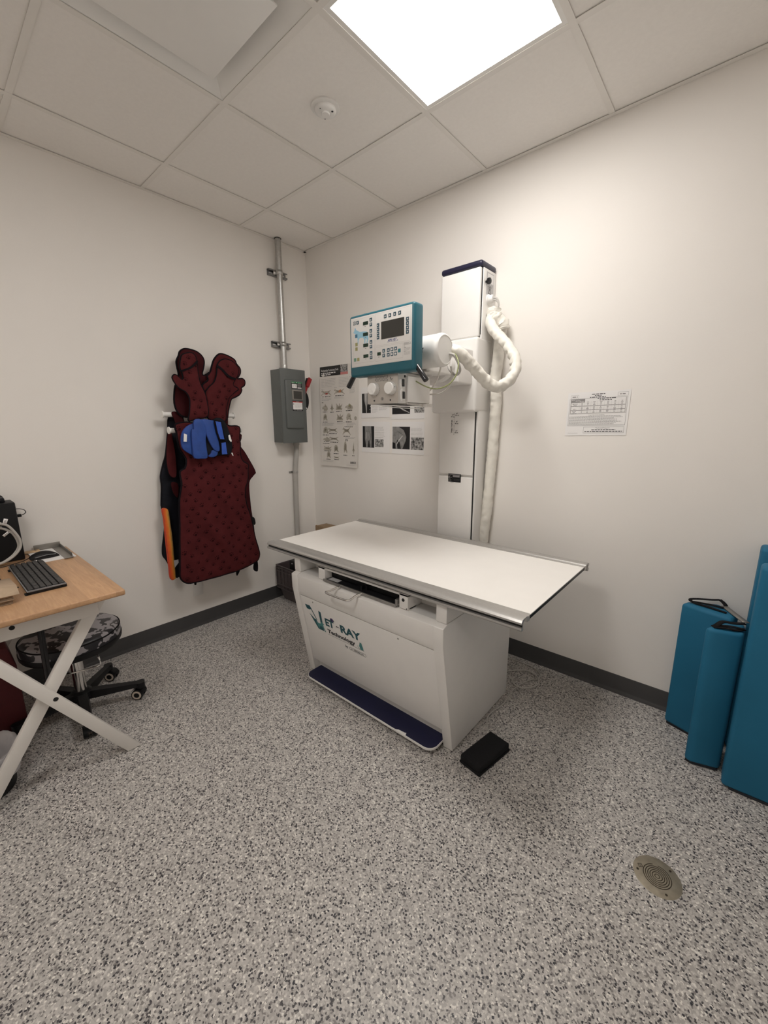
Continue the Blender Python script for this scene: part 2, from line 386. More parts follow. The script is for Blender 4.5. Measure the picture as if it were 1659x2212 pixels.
def binding(ol, fx, r, mat=0, dx=-.004):
    mb = MB(); mb.tube([(fx(p)+dx, p[0], p[1]) for p in ol], r, 7, mat, closed=True); return mb
# ------------------------------------------------------------------ naming
def thing(name, label, cat, loc, group=None):
    o = bpy.data.objects.new(name, None); COL.objects.link(o); o.location = loc; o.empty_display_size = .1
    o['label'] = label; o['category'] = cat
    if group: o['group'] = group
    return o
def tag(o, label, cat, group=None):
    o['label'] = label; o['category'] = cat
    if group: o['group'] = group
    return o
def struct(name, mb, mats, parent=None):
    o = mb.build(name, mats, parent)
    if parent is None: o['kind'] = 'structure'
    return o
LAMP_RGB, LAMP_K, ADDED_LAMP, EXPO = (1., .955, .905), 9., True, 1.23
# outlines measured once, in metres: cloth as (y, z), console as (x, z)
DATA = {"mittL_back": [[-1.1228, 1.701],[-1.1174, 1.721],[-1.1219, 1.7563],[-1.1225, 1.7917],[-1.1065, 1.824],[-1.0954, 1.8511],[-1.0684, 1.8696],[-1.0343, 1.8708],[-0.9934, 1.8629],[-0.9634, 1.8426],[-0.9507, 1.8138],[-0.9576, 1.7726],[-0.9705, 1.7341],[-0.9608, 1.7213],[-0.9358, 1.7337],[-0.9143, 1.7459],[-0.8926, 1.7375],[-0.8914, 1.7098],[-0.9161, 1.687],[-0.9513, 1.6689],[-0.9812, 1.6616],[-0.971, 1.5794],[-0.9742, 1.4707],[-1.1004, 1.4619],[-1.1453, 1.4881],[-1.161, 1.5443],[-1.1505, 1.6271],[-1.1367, 1.664]], "mittL_front": [[-1.18, 1.6966],[-1.1663, 1.7042],[-1.1483, 1.6913],[-1.1333, 1.678],[-1.1223, 1.6886],[-1.1272, 1.7204],[-1.1347, 1.7422],[-1.134, 1.7646],[-1.1226, 1.8103],[-1.1078, 1.8264],[-1.0666, 1.8394],[-1.0401, 1.8329],[-1.0288, 1.8081],[-1.0269, 1.7756],[-1.0263, 1.7295],[-1.0222, 1.6832],[-1.016, 1.6569],[-0.9985, 1.6174],[-0.9887, 1.5701],[-0.9912, 1.4697],[-1.0721, 1.4479],[-1.1147, 1.4373],[-1.1026, 1.4881],[-1.094, 1.5555],[-1.0995, 1.5852],[-1.1171, 1.6106],[-1.1546, 1.6312],[-1.1744, 1.6588],[-1.1846, 1.6836]], "mittL_band": [[-1.1351, 1.7316],[-1.0795, 1.7563],[-1.0345, 1.7967],[-1.0331, 1.7838],[-1.0737, 1.7471],[-1.1328, 1.7223]], "mittR_back": [[-0.9289, 1.7416],[-0.9115, 1.7879],[-0.8973, 1.8202],[-0.8719, 1.8506],[-0.8439, 1.8649],[-0.7979, 1.8593],[-0.7518, 1.8398],[-0.7379, 1.8127],[-0.7156, 1.7862],[-0.7184, 1.7532],[-0.742, 1.7185],[-0.7256, 1.718],[-0.7004, 1.72],[-0.6869, 1.7045],[-0.6934, 1.6781],[-0.7179, 1.6617],[-0.7173, 1.6433],[-0.7342, 1.6165],[-0.7647, 1.5983],[-0.7945, 1.5841],[-0.8093, 1.5543],[-0.826, 1.5025],[-0.8496, 1.4397],[-0.9438, 1.4498],[-0.9677, 1.4744],[-0.9666, 1.5624],[-0.9725, 1.6143],[-0.9864, 1.6582],[-0.9466, 1.692],[-0.9476, 1.7194]], "mittR_front": [[-0.9808, 1.47],[-0.9592, 1.4439],[-0.8682, 1.4319],[-0.8471, 1.512],[-0.8284, 1.5668],[-0.8095, 1.6001],[-0.7705, 1.6311],[-0.7484, 1.6506],[-0.783, 1.6736],[-0.7632, 1.7146],[-0.742, 1.7486],[-0.7407, 1.7881],[-0.7778, 1.8233],[-0.8281, 1.8317],[-0.8638, 1.8174],[-0.8852, 1.7911],[-0.8922, 1.7561],[-0.9037, 1.7138],[-0.922, 1.6779],[-0.9544, 1.6481],[-0.9798, 1.6122],[-0.9812, 1.5605]], "mittR_band": [[-0.8904, 1.7896],[-0.8583, 1.7688],[-0.8152, 1.7308],[-0.7727, 1.7166],[-0.7777, 1.7055],[-0.8241, 1.7195],[-0.8669, 1.7576],[-0.8936, 1.7756]], "apron_front": [[-1.1972, 1.4156],[-1.1377, 1.4267],[-1.1006, 1.4231],[-1.0242, 1.4119],[-0.9675, 1.4158],[-0.8835, 1.4178],[-0.8502, 1.4039],[-0.7839, 1.3976],[-0.7852, 1.33],[-0.7825, 1.2803],[-0.7913, 1.2307],[-0.788, 1.1886],[-0.7716, 1.1623],[-0.7359, 1.1385],[-0.7414, 1.1002],[-0.749, 1.036],[-0.7732, 0.9735],[-0.783, 0.9135],[-0.7795, 0.9143],[-0.7721, 0.8533],[-0.7524, 0.7849],[-0.7385, 0.702],[-0.7207, 0.5974],[-0.7013, 0.5048],[-0.6991, 0.4646],[-0.7179, 0.4296],[-0.7771, 0.4154],[-0.8801, 0.3996],[-0.9772, 0.3937],[-1.0913, 0.3967],[-1.1772, 0.4042],[-1.2267, 0.4103],[-1.2572, 0.4304],[-1.2735, 0.4657],[-1.2693, 0.5248],[-1.2562, 0.649],[-1.2432, 0.7718],[-1.2304, 0.893],[-1.2248, 0.9492],[-1.2094, 1.0245],[-1.2018, 1.062],[-1.2023, 1.1269],[-1.1701, 1.1508],[-1.1575, 1.1994],[-1.1693, 1.2303],[-1.1874, 1.2686],[-1.1961, 1.3244],[-1.1986, 1.3684],[-1.2035, 1.3903]], "apron_back": [[-1.0643, 1.3625],[-0.7508, 1.3579],[-0.751, 1.2735],[-0.7086, 1.2115],[-0.6425, 1.0837],[-0.6575, 1.0536],[-0.7016, 0.9997],[-0.7044, 0.8424],[-0.6979, 0.7531],[-0.6909, 0.6739],[-0.6922, 0.5557],[-0.7211, 0.4625],[-0.9662, 0.4284],[-1.1426, 0.4764],[-1.1707, 0.6173],[-1.1485, 0.9147],[-1.1235, 1.0884],[-1.1036, 1.2825]], "dark_apron": [[-1.175, 1.4578],[-1.1434, 1.4582],[-1.086, 1.4244],[-1.1365, 0.8987],[-1.163, 0.5589],[-1.1891, 0.4298],[-1.2282, 0.4184],[-1.2478, 0.4286],[-1.2898, 0.5465],[-1.3057, 0.581],[-1.3024, 0.6363],[-1.2848, 0.7179],[-1.2719, 0.8001],[-1.2801, 0.9018],[-1.2797, 0.9198],[-1.2659, 1.0275],[-1.2637, 1.0971],[-1.2409, 1.1721],[-1.2201, 1.2283],[-1.1929, 1.3602]], "dark_panel": [[-1.1903, 1.3604],[-1.2077, 1.3681],[-1.2336, 1.2304],[-1.2358, 1.1431],[-1.2225, 1.0958],[-1.1888, 1.0965],[-1.1807, 1.2083],[-1.1849, 1.3076]], "dark_flap": [[-1.2212, 1.0569],[-1.1833, 1.041],[-1.1939, 0.959],[-1.2128, 0.9774],[-1.2235, 1.018]], "tie": [[-1.2944, 0.8934],[-1.2645, 0.8867],[-1.26, 0.8025],[-1.2577, 0.6961],[-1.2615, 0.5676],[-1.265, 0.441],[-1.2686, 0.4265],[-1.2942, 0.4319],[-1.2955, 0.5112],[-1.2956, 0.6192],[-1.2938, 0.725],[-1.292, 0.8291]], "tag": [[-1.2688, 0.5564],[-1.2407, 0.5557],[-1.241, 0.5339],[-1.2682, 0.506]], "strap": [[-1.1771, 1.4864],[-1.1474, 1.4907],[-1.124, 1.4651],[-1.1094, 1.4239],[-1.1551, 1.4181],[-1.1683, 1.4496]], "strap2": [[-0.831, 1.4857],[-0.8106, 1.4901],[-0.8179, 1.4083],[-0.8482, 1.4165]], "buckle": [[-0.7023, 0.7519],[-0.6904, 0.7353],[-0.6878, 0.7009],[-0.7018, 0.6913],[-0.7135, 0.7104],[-0.7134, 0.7441]], "tail1": [[-0.7159, 0.403],[-0.6881, 0.411],[-0.6917, 0.3304],[-0.7255, 0.35]], "tail2": [[-0.8608, 0.3825],[-0.8332, 0.3797],[-0.8594, 0.3403],[-0.8657, 0.3544]], "tail3": [[-1.164, 0.3943],[-1.1514, 0.3905],[-1.156, 0.3622],[-1.1677, 0.3658]], "collar_lobe": [[-1.1085, 1.4192],[-1.1435, 1.4045],[-1.1718, 1.3791],[-1.1857, 1.3501],[-1.1917, 1.31],[-1.1865, 1.273],[-1.1632, 1.2497],[-1.1315, 1.2293],[-1.1171, 1.2209],[-1.0971, 1.4192]], "collar_flap": [[-1.1104, 1.4373],[-1.0682, 1.4431],[-1.0478, 1.4153],[-1.0417, 1.3778],[-1.0511, 1.3213],[-1.0511, 1.2604],[-1.052, 1.2105],[-1.0915, 1.2071],[-1.1292, 1.2132],[-1.135, 1.2492],[-1.135, 1.3236],[-1.129, 1.3824],[-1.1156, 1.3859]], "collar_middle": [[-1.0622, 1.4414],[-0.9998, 1.4381],[-0.9808, 1.4269],[-0.9785, 1.3656],[-0.9672, 1.3113],[-0.9644, 1.2525],[-0.9933, 1.2519],[-1.018, 1.2897],[-1.0367, 1.3437],[-1.0421, 1.3891]], "collar_lower": [[-1.0088, 1.2503],[-0.9758, 1.2527],[-0.9784, 1.2253],[-1.0044, 1.211],[-1.0361, 1.2167],[-1.0187, 1.2313]], "collar_rstrap": [[-0.9853, 1.438],[-0.9433, 1.4307],[-0.9288, 1.3163],[-0.9618, 1.3191],[-0.9759, 1.3657]], "collar_rlow": [[-0.9528, 1.2993],[-0.919, 1.3022],[-0.9134, 1.2226],[-0.9556, 1.2229]], "collar_backing": [[-0.9805, 1.4425],[-0.9065, 1.4392],[-0.8661, 1.3159],[-0.8675, 1.2512],[-0.8878, 1.2197],[-0.9604, 1.2196],[-1.0338, 1.2236],[-1.0349, 1.3357]], "collar_tag1": [[-1.1792, 1.361],[-1.1618, 1.3534],[-1.168, 1.3114],[-1.186, 1.313]], "collar_tag2": [[-0.8965, 1.3447],[-0.8854, 1.3485],[-0.876, 1.3083],[-0.8811, 1.3005],[-0.8947, 1.3168]], "collar_tag3": [[-0.8863, 1.23],[-0.8774, 1.2316],[-0.8727, 1.211],[-0.879, 1.2134]], "con": {"dark": [[1.5476, 1.8614],[1.5737, 1.8615],[1.6008, 1.862],[1.6277, 1.8622]], "right": [[1.5053, 1.8316],[1.5052, 1.8148],[1.505, 1.798],[1.5048, 1.7813]], "left": [[1.6693, 1.8316],[1.6694, 1.8146],[1.6696, 1.7977],[1.6697, 1.7812]], "up": [[1.4628, 1.8615],[1.462, 1.8149],[1.4623, 1.7682],[1.4622, 1.7213],[1.538, 1.7219]], "down": [[1.4625, 1.8415],[1.4617, 1.7952],[1.4619, 1.7485],[1.4622, 1.702],[1.5379, 1.702]], "misc": [[1.3595, 1.8615],[1.3798, 1.8617],[1.5645, 1.7217],[1.5853, 1.7225],[1.6056, 1.7233],[1.5644, 1.7026],[1.5853, 1.7025],[1.6056, 1.7024]], "teal": [[1.6261, 1.7127]], "blue": [[1.3697, 1.805]], "olive": [[1.3701, 1.7686],[1.3696, 1.7489],[1.3802, 1.7019]], "green": [[1.3592, 1.702]], "disp": [[1.43, 1.8516],[1.429, 1.8051],[1.4291, 1.7582],[1.4292, 1.7117]], "disp2": [[1.5103, 1.712]], "dog": [[1.3632, 1.8438],[1.3704, 1.8313],[1.3833, 1.8248],[1.3934, 1.8199],[1.417, 1.8188],[1.4369, 1.8159],[1.4433, 1.8094],[1.4462, 1.7843],[1.4392, 1.7649],[1.4343, 1.7678],[1.4379, 1.7809],[1.4297, 1.7888],[1.4259, 1.7666],[1.4209, 1.7661],[1.4213, 1.7831],[1.4114, 1.7935],[1.3928, 1.7938],[1.384, 1.7858],[1.3819, 1.7699],[1.3784, 1.7669],[1.3782, 1.7865],[1.3759, 1.803],[1.3699, 1.813],[1.3572, 1.8182],[1.3514, 1.8225],[1.3575, 1.8286]]}}
# ================================================================== THE ROOM
A0, B0, T = .3359, .5613, .6096           # first grid lines from the left and back walls, tile module
GX = [A0+T*i for i in range(6)]; GY = [-(B0+T*j) for j in range(5)]
struct('floor', MB().box(-.1, XR+.1, YF-.1, .1, -.1, 0), 'floor')
struct('wall_left', MB().box(-.1, 0, YF-.1, .1, 0, H+.12), 'wall')
struct('wall_back', MB().box(0, XR, 0, .1, 0, H+.12), 'wall')
struct('wall_right', MB().box(XR, XR+.1, YF-.1, .1, 0, H+.12), 'wall')
struct('wall_front', MB().box(0, XR, YF-.1, YF, 0, H+.12), 'wall')
def baseboard(name, axis, wallpos, s, lo, hi):
    # cove base: flat face, small toe that flares onto the floor
    prof = [(0, .0), (.013, 0), (.0125, .004), (.007, .014), (.0035, .022), (.0035, .1), (.0025, .1018), (0, .1018)]
    mb = MB(); mb.prism([(wallpos+s*a, b) for a, b in prof], axis, lo, hi)
    struct(name, mb, 'base')
baseboard('baseboard_back', 'x', 0, -1, .0, XR)
baseboard('baseboard_left', 'y', 0, 1, YF, 0)
baseboard('baseboard_right', 'y', XR, -1, YF, 0)
baseboard('baseboard_front', 'x', YF, 1, 0, XR)
# lay-in ceiling: tiles sit on the flanges with a narrow shadow gap
xs = [0]+GX+[XR]; ys = [0]+GY+[YF]
mb = MB(); HOLE = (.05, -.287)
for i in range(len(xs)-1):
    for j in range(len(ys)-1):
        lamp = (i == 3 and j in (1, 4)); diff = (i == 2 and j == 2)
        if lamp or diff: continue
        mb.box(xs[i]+.001, xs[i+1]-.001, ys[j+1]+.001, ys[j]-.001, H+.0042, H+.022)
mb.box(0, XR, YF, 0, H+.10, H+.12)
struct('ceiling', mb, 'tile')
mb = MB()
for x in GX: mb.box(x-.012, x+.012, YF, 0, H, H+.0016); mb.box(x-.0008, x+.0008, YF, 0, H+.0016, H+.04)
for y in GY: mb.box(0, XR, y-.012, y+.012, H+.0001, H+.0017); mb.box(0, XR, y-.0008, y+.0008, H+.0017, H+.04)
struct('trim_1', mb, 'grid')
mb = MB()
for (x0, x1, y0, y1) in ((0, .022, YF, 0), (XR-.022, XR, YF, 0), (0, XR, -.022, 0), (0, XR, YF, YF+.022)): mb.box(x0, x1, y0, y1, H-.0005, H+.0012)
struct('trim_2', mb, 'grid')
def ceiling_light(j, label):
    x0, x1 = GX[2]+.003, GX[3]-.003; y1, y0 = GY[j]-.003, GY[j+1]+.003
    t = thing('ceiling_light', label, 'light', ((x0+x1)/2, (y0+y1)/2, H+.002), 'ceiling light panels')
    f = MB()
    for a in ((x0, x0+.026, y0, y1), (x1-.026, x1, y0, y1), (x0+.026, x1-.026, y0, y0+.026), (x0+.026, x1-.026, y1-.026, y1)): f.box(*a, H+.0019, H+.03)
    f.build('frame', 'lampframe', t)
    d = MB(); d.box(x0+.0262, x1-.0262, y0+.0262, y1-.0262, H+.0025, H+.009); d.build('diffuser', LAMPM, t)
LAMPM = emit('lamp_diffuser', LAMP_RGB, LAMP_K)
ceiling_light(0, 'bright square ceiling light panel in the grid near the back wall')
if ADDED_LAMP: ceiling_light(3, 'unseen added ceiling light panel behind the camera, near the front wall')  # second panel is assumed: added out of view to help light the room
# supply-air diffuser: sloped recess with a flat plaque hanging in it
t = thing('air_diffuser', 'white square ceiling air diffuser with flat centre plaque', 'vent', ((GX[1]+GX[2])/2, (GY[1]+GY[2])/2, H+.0035))
cx, cy = (GX[1]+GX[2])/2, (GY[1]+GY[2])/2
def ring(mb, h0, z0, h1, z1, mat=0):
    q = [(cx+a*h0, cy+b*h0, z0) for a, b in ((-1,-1),(1,-1),(1,1),(-1,1))]+[(cx+a*h1, cy+b*h1, z1) for a, b in ((-1,-1),(1,-1),(1,1),(-1,1))]
    mb.add(q, [(4+i, 4+(i+1) % 4, (i+1) % 4, i) for i in range(4)], mat)
f = MB(); ring(f, .302, H+.0035, .292, H+.0035); ring(f, .292, H+.0035, .20, H+.072); ring(f, .20, H+.072, .12, H+.078); f.add([(cx+a*.12, cy+b*.12, H+.078) for a, b in ((-1,-1),(1,-1),(1,1),(-1,1))], [(3,2,1,0)])
ring(f, .292, H+.008, .302, H+.0075); f.build('recessed_frame', 'lampframe', t)
p = MB(); p.box(cx-.214, cx+.214, cy-.214, cy+.214, H-.002, H+.004, 0, .0015); p.build('plaque', 'lampframe', t)
for a in (-1, 1):
    for b in (-1, 1): MB().cyl((cx+a*.14, cy+b*.14, H+.003), (cx+a*.14, cy+b*.14, H+.078), .004, n=8).build('hanger', 'alud', t)
# smoke detector
t = thing('smoke_detector', 'round white smoke detector on the ceiling tile beside the light', 'smoke detector', (1.249, -.872, H+.004))
c = (1.249, -.872, H+.0041)
MB().lathe(c, (0,0,-1), [(.061,0),(.061,.005),(.058,.008),(.047,.009)], 40).build('base_ring', 'white2', t)
MB().lathe(c, (0,0,-1), [(.046,.008),(.046,.012),(.043,.018),(.036,.0225),(.020,.0235)], 40).build('housing', 'white2', t)
MB().lathe((1.249,-.872,H-.0185), (0,0,-1), [(.0185,0),(.0185,.004),(.016,.006),(.003,.0065)], 28).build('test_button', 'white2', t)
for dx, dy, r in ((.030,.012,.0045),(-.026,.020,.0022),(.005,-.034,.0022)): MB().cyl((1.249+dx,-.872+dy,H-.010), (1.249+dx,-.872+dy,H-.0196), r, n=12).build('indicator', 'gap', t)
# floor drain / clean-out cover
t = thing('floor_drain_cover', 'round brass floor cover with concentric ring grooves in the floor', 'drain cover', (2.761, -.934, 0))
dc = (2.7605, -.934)
d = MB(); d.lathe((*dc, -.004), (0,0,1), [(.0655,0),(.0655,.0046),(.064,.0052),(.003,.0053)], 56); d.build('cover', 'brass', t)
g = MB()
for k, r in enumerate((.0065, .0135, .0195, .0255, .0315, .0375)):
    a0, a1 = (0, 2*PI) if k < 5 else (2.05, 2.05+5.9)
    n = 48; q = []
    for i in range(n+1):
        a = a0+(a1-a0)*i/n
        for rr in (r-.0012, r+.0012): q.append((dc[0]+rr*math.cos(a), dc[1]+rr*math.sin(a), .0017))
    g.add(q, [(2*i, 2*i+1, 2*i+3, 2*i+2) for i in range(n)])
gp = PL((*dc, .0013), (1,0,0), (0,1,0)); 
g.frame(PL((dc[0]-.047, dc[1]+.004, .0013), (.8,.6,0), (-.6,.8,0)), -.006, -.006, .006, .006, .0018, .0005)
g.rect(PL((dc[0]-.047, dc[1]+.004, .0013), (.8,.6,0), (-.6,.8,0)), -.0008, -.0035, .0008, .0035, .0005)
g.build('groove', 'brassdark', t)
for a in (1.0, 3.4, 5.3): MB().lathe((dc[0]+.053*math.cos(a), dc[1]+.053*math.sin(a), .0010), (0,0,1), [(.0036,0),(.0036,.0009),(.0012,.001)], 14).build('screw', 'brassdark', t)
# ================================================================== X-RAY TABLE
XL, XRr = 1.035, 2.005
t = thing('x_ray_table', 'white x-ray table with aluminium edge rails and blue kick plate', 'x-ray table', (1.52, -.65, 0))
PROF = [(-.39,.006), (-.926,.006), (-1.023,.545), (-1.024,.622), (-.990,.634), (-.39,.634)]
for x0, x1 in ((XL, XL+.047), (XRr-.047, XRr)): MB().prism(PROF, 'x', x0, x1, 0, .003).build('side_panel', 'white', t)
# carcass between the side panels, front recessed a little
def fy(z, d=0.): return -.926-(.097/.539)*(z-.006)+d if z < .545 else -1.0235+d
xa, xb = XL+.0475, XRr-.0475
up = MB().prism([(-.96, .512), (fy(.512,.004), .512), (fy(.545,.004), .545), (-1.0195,.620), (-.988,.632), (-.40,.632), (-.40,.615), (-.96,.600)], 'x', xa, xb, 0, .002); up.build('top_shell', 'white', t)
lo = MB().prism([(fy(.095,.006), .095), (fy(.508,.006), .508), (fy(.508,.024), .508), (fy(.095,.024), .095)], 'x', xa+.002, xb-.002, 0, .0015)
fp = lo.build('front_panel', 'white', t)
MB().box(xa, xb, -.41, -.395, .02, .62).build('back_panel', 'white', t)
MB().box(xa, xb, -.895, -.42, .012, .10).build('plinth', 'white', t)
# navy foot plate with a rounded white edge, laminate torn in one place
n = 8
def rr(x0, x1, y0, y1, r):
    q = [(x1, y1), (x0, y1)]
    for i in range(n+1): a = PI+PI/2*i/n; q.append((x0+r+r*math.cos(a), y0+r+r*math.sin(a)))
    for i in range(n+1): a = 1.5*PI+PI/2*i/n; q.append((x1-r+r*math.cos(a), y0+r+r*math.sin(a)))
    return q
kp = MB(); kp.prism(rr(1.095, 1.955, -1.012, -.895, .045), 'z', .022, .034, 0, .001)
o = kp.build('foot_plate', 'white2', t)
top = rr(1.0965, 1.9535, -1.0105, -.895, .044); i0 = max(range(len(top)), key=lambda i: -top[i][1]*10-abs(top[i][0]-1.5))
cut = []
for i, p in enumerate(top):
    cut.append(p)
    if i == n+2: cut += [(1.752, -1.0105), (1.765, -1.003), (1.80, -.9995), (1.806, -.996), (1.812, -1.0105)]
MB().poly(PL((0,0,.0342),(1,0,0),(0,1,0)), cut).build('blue_laminate', 'navy', o)
# printed logo on the sloping panel
sl = math.atan2(.097, .539)
P = PL((0, fy(0,.006), 0), (1,0,0), (0,-math.sin(sl),math.cos(sl)))
cs = 1/math.cos(sl)
b_ = lambda z: (z-.006)*cs
lg = MB(); K = .0006
V = [(1.124,.470),(1.160,.470),(1.155,.455),(1.163,.4545),(1.190,.398),(1.186,.386),(1.147,.442),(1.198,.3395),(1.232,.3395),(1.232,.462),(1.250,.462),(1.250,.3395)]
lg.poly(P, [(1.112,b_(.466)),(1.152,b_(.468)),(1.162,b_(.455)),(1.195,b_(.392)),(1.190,b_(.390)),(1.158,b_(.446)),(1.142,b_(.440)),(1.122,b_(.442))], K, 0)
lg.poly(P, [(1.137,b_(.418)),(1.178,b_(.392)),(1.184,b_(.396)),(1.200,b_(.374)),(1.206,b_(.340)),(1.192,b_(.338))], K, 0)
lg.poly(P, [(1.192,b_(.338)),(1.206,b_(.370)),(1.220,b_(.372)),(1.220,b_(.458)),(1.238,b_(.454)),(1.236,b_(.338))], K, 1)
dog = [(1.180,.384),(1.190,.378),(1.216,.378),(1.226,.390),(1.234,.392),(1.240,.386),(1.250,.382),(1.240,.378),(1.240,.366),(1.246,.350),(1.254,.338),(1.246,.336),(1.236,.352),(1.230,.362),(1.212,.362),(1.204,.350),(1.206,.340),(1.200,.342),(1.198,.356),(1.190,.346),(1.192,.362)]
lg.poly(P, [(a, b_(b)) for a, b in dog], K+.0003, 2)
lg.text(P, 'ET', 1.262, b_(.386), .0425, K, 0, bold=.045, width=.068)
lg.disc(P, 1.3205, b_(.4355), .013, K+.0003, 4, ry=.010); lg.disc(P, 1.316, b_(.433), .008, K+.0006, 3, ry=.006); lg.poly(P, [(1.328,b_(.438)),(1.337,b_(.436)),(1.338,b_(.428)),(1.330,b_(.433))], K+.0004, 5)
lg.rect(P, 1.343, b_(.404), 1.372, b_(.4065), K, 3); lg.disc(P, 1.352, b_(.407), .004, K, 5); lg.disc(P, 1.362, b_(.407), .0035, K, 5)
lg.text(P, 'RAY', 1.377, b_(.386), .0425, K, 0, bold=.045, width=.144)
lg.text(P, 'Technology', 1.268, b_(.343), .0225, K, 5, bold=.045, width=.205)
lg.rect(P, 1.266, b_(.331), 1.530, b_(.3325), K, 5)
cat = [(1.505,.334),(1.500,.352),(1.504,.364),(1.506,.371),(1.508,.378),(1.511,.374),(1.515,.374),(1.518,.378),(1.520,.370),(1.521,.362),(1.525,.350),(1.527,.334)]
lg.poly(P, [(a, b_(b)) for a, b in cat], K+.0002, 2)
lg.tube([P.p(1.502, b_(.338), .0005), P.p(1.494, b_(.338), .0005), P.p(1.489, b_(.345), .0005), P.p(1.491, b_(.352), .0005)], .0008, 6, 2)
lg.text(P, 'by', 1.394, b_(.303), .014, K, 5, bold=.03)
pill = [(1.430+.007*math.cos(PI/2+PI*i/8), b_(.3075)+.0085*math.sin(PI/2+PI*i/8)) for i in range(9)]+[(1.530+.007*math.cos(-PI/2+PI*i/8), b_(.3075)+.0085*math.sin(-PI/2+PI*i/8)) for i in range(9)]
lg.tube([P.p(a, b, .0004) for a, b in pill], .0006, 5, 5, closed=True)
lg.poly(P, [(1.434,b_(.303)),(1.440,b_(.312)),(1.446,b_(.303)),(1.440,b_(.306))], K, 5)
lg.text(P, 'SEDECAL', 1.453, b_(.3035), .0085, K, 5, bold=.03, width=.072)
lg.build('printed_logo', ['tealink','tealink','tealink2','navyink','purple','ink'], fp)
for x in (1.186, 1.765): MB().lathe(P.p(x, b_(.497), 0), P.n, [(.0045,0),(.0045,.0008),(.003,.0014),(.0006,.0014)], 14).build('screw', 'alud', fp)
# corner supports, dark block for the shade under the top, cassette tray housing
for x0 in (1.035, 1.9535):
    MB().box(x0, x0+.0500, -1.0, -.40, .6345, .722, 0, .003).build('support', 'white', t)
MB().box(1.086, 1.953, -.897, -.40, .6345, .655).build('float_rail', 'offwhite', t)
MB().box(1.09, 1.95, -.885, -.42, .656, .720).build('shade_block', 'gap', t)  # dark filler: shade of the open space under the top, put in as colour
MB().box(1.085, 1.955, -.90, -.42, .7205, .726).build('crossbar', 'white', t)
hs = MB(); hs.box(1.236, 1.284, -1.0, -.45, .636, .702, 0, .001); hs.box(1.766, 1.812, -1.0, -.45, .636, .702, 0, .001); hs.box(1.236, 1.812, -1.0, -.96, .693, .703, 0, .001); hs.box(1.236, 1.812, -.985, -.45, .6345, .638); hs.box(1.806, 1.812, -.99, -.94, .628, .640)
ho = hs.build('cassette_housing', 'white', t)
MB().cyl((1.787,-1.0008,.675), (1.787,-.99,.675), .0075, n=20).build('hole', 'gap', ho); MB().cyl((1.806,-1.0005,.6395), (1.806,-.99,.6395), .003, n=10).build('hole', 'gap', ho)
tr = MB(); tr.box(1.275, 1.750, -1.006, -.999, .632, .645, 0, .001); tr.box(1.745, 1.757, -1.004, -.975, .640, .668, 0, .001)
tr = tr.build('cassette_tray', 'alud', t); MB().box(1.288, 1.745, -.998, -.50, .640, .6445, 0, .001).build('tray_bed', 'black', tr)  # bed coloured black to carry the shade inside the open housing
MB().box(1.285, 1.764, -.955, -.50, .646, .690).build('cassette', 'black', tr)
pl = PL((0,0,.0446+.600), (1,0,0), (0,1,0)); MB().rect(pl, 1.30, -.995, 1.37, -.962, .0006).build('tray_label', 'labelgrey', tr)
for q in ((1.520, 1.527, -.985, -.965, .6446, .664), (1.545, 1.551, -.975, -.965, .6446, .670)): MB().box(*q).build('bracket', 'black', tr)
hp = smooth([(1.405,-1.004,.640), (1.398,-1.03,.634), (1.375,-1.055,.620), (1.365,-1.066,.617), (1.385,-1.072,.615), (1.46,-1.072,.615), (1.515,-1.070,.618), (1.53,-1.055,.624), (1.535,-1.03,.634), (1.545,-1.004,.640)], 5)
MB().tube(hp, .0048, 10).build('handle', 'chrome', tr)
# table top, dark core edge, extruded rails
x0, x1 = .815, 2.305
MB().box(x0, x1, -.948, -.302, .7345, .7485, 0, .001).build('core_board', 'black', t)
MB().box(x0, x1, -.948, -.302, .7486, .7520).build('laminate_top', 'lam', t)
rp = [(-.940,.7532),(-.968,.7532),(-.970,.7560),(-.975,.7572),(-1.006,.7572),(-1.014,.7545),(-1.0195,.748),(-1.020,.7415),(-1.010,.7405),(-1.010,.7300),(-1.020,.7290),(-1.021,.722),(-1.017,.7165),(-1.006,.7160),(-1.000,.7195),(-1.001,.7215),(-1.004,.7235),(-1.004,.7300),(-1.004,.7440),(-.990,.7520),(-.978,.7505),(-.972,.7345),(-.950,.7330),(-.9485,.7520),(-.940,.7522)]
for sgn in (1, -1):
    q = [((a if sgn == 1 else -1.250-a), b) for a, b in rp]
    r = MB().prism(q, 'x', x0-.004, x1+.002, 0); ro = r.build('edge_rail', 'alu', t, sharp=28)
    yg = -1.0105 if sgn == 1 else -1.25+1.0105
    MB().box(x0-.003, x1+.001, yg-.0006, yg+.0006, .7302, .7404).build('slot', 'gap', ro)
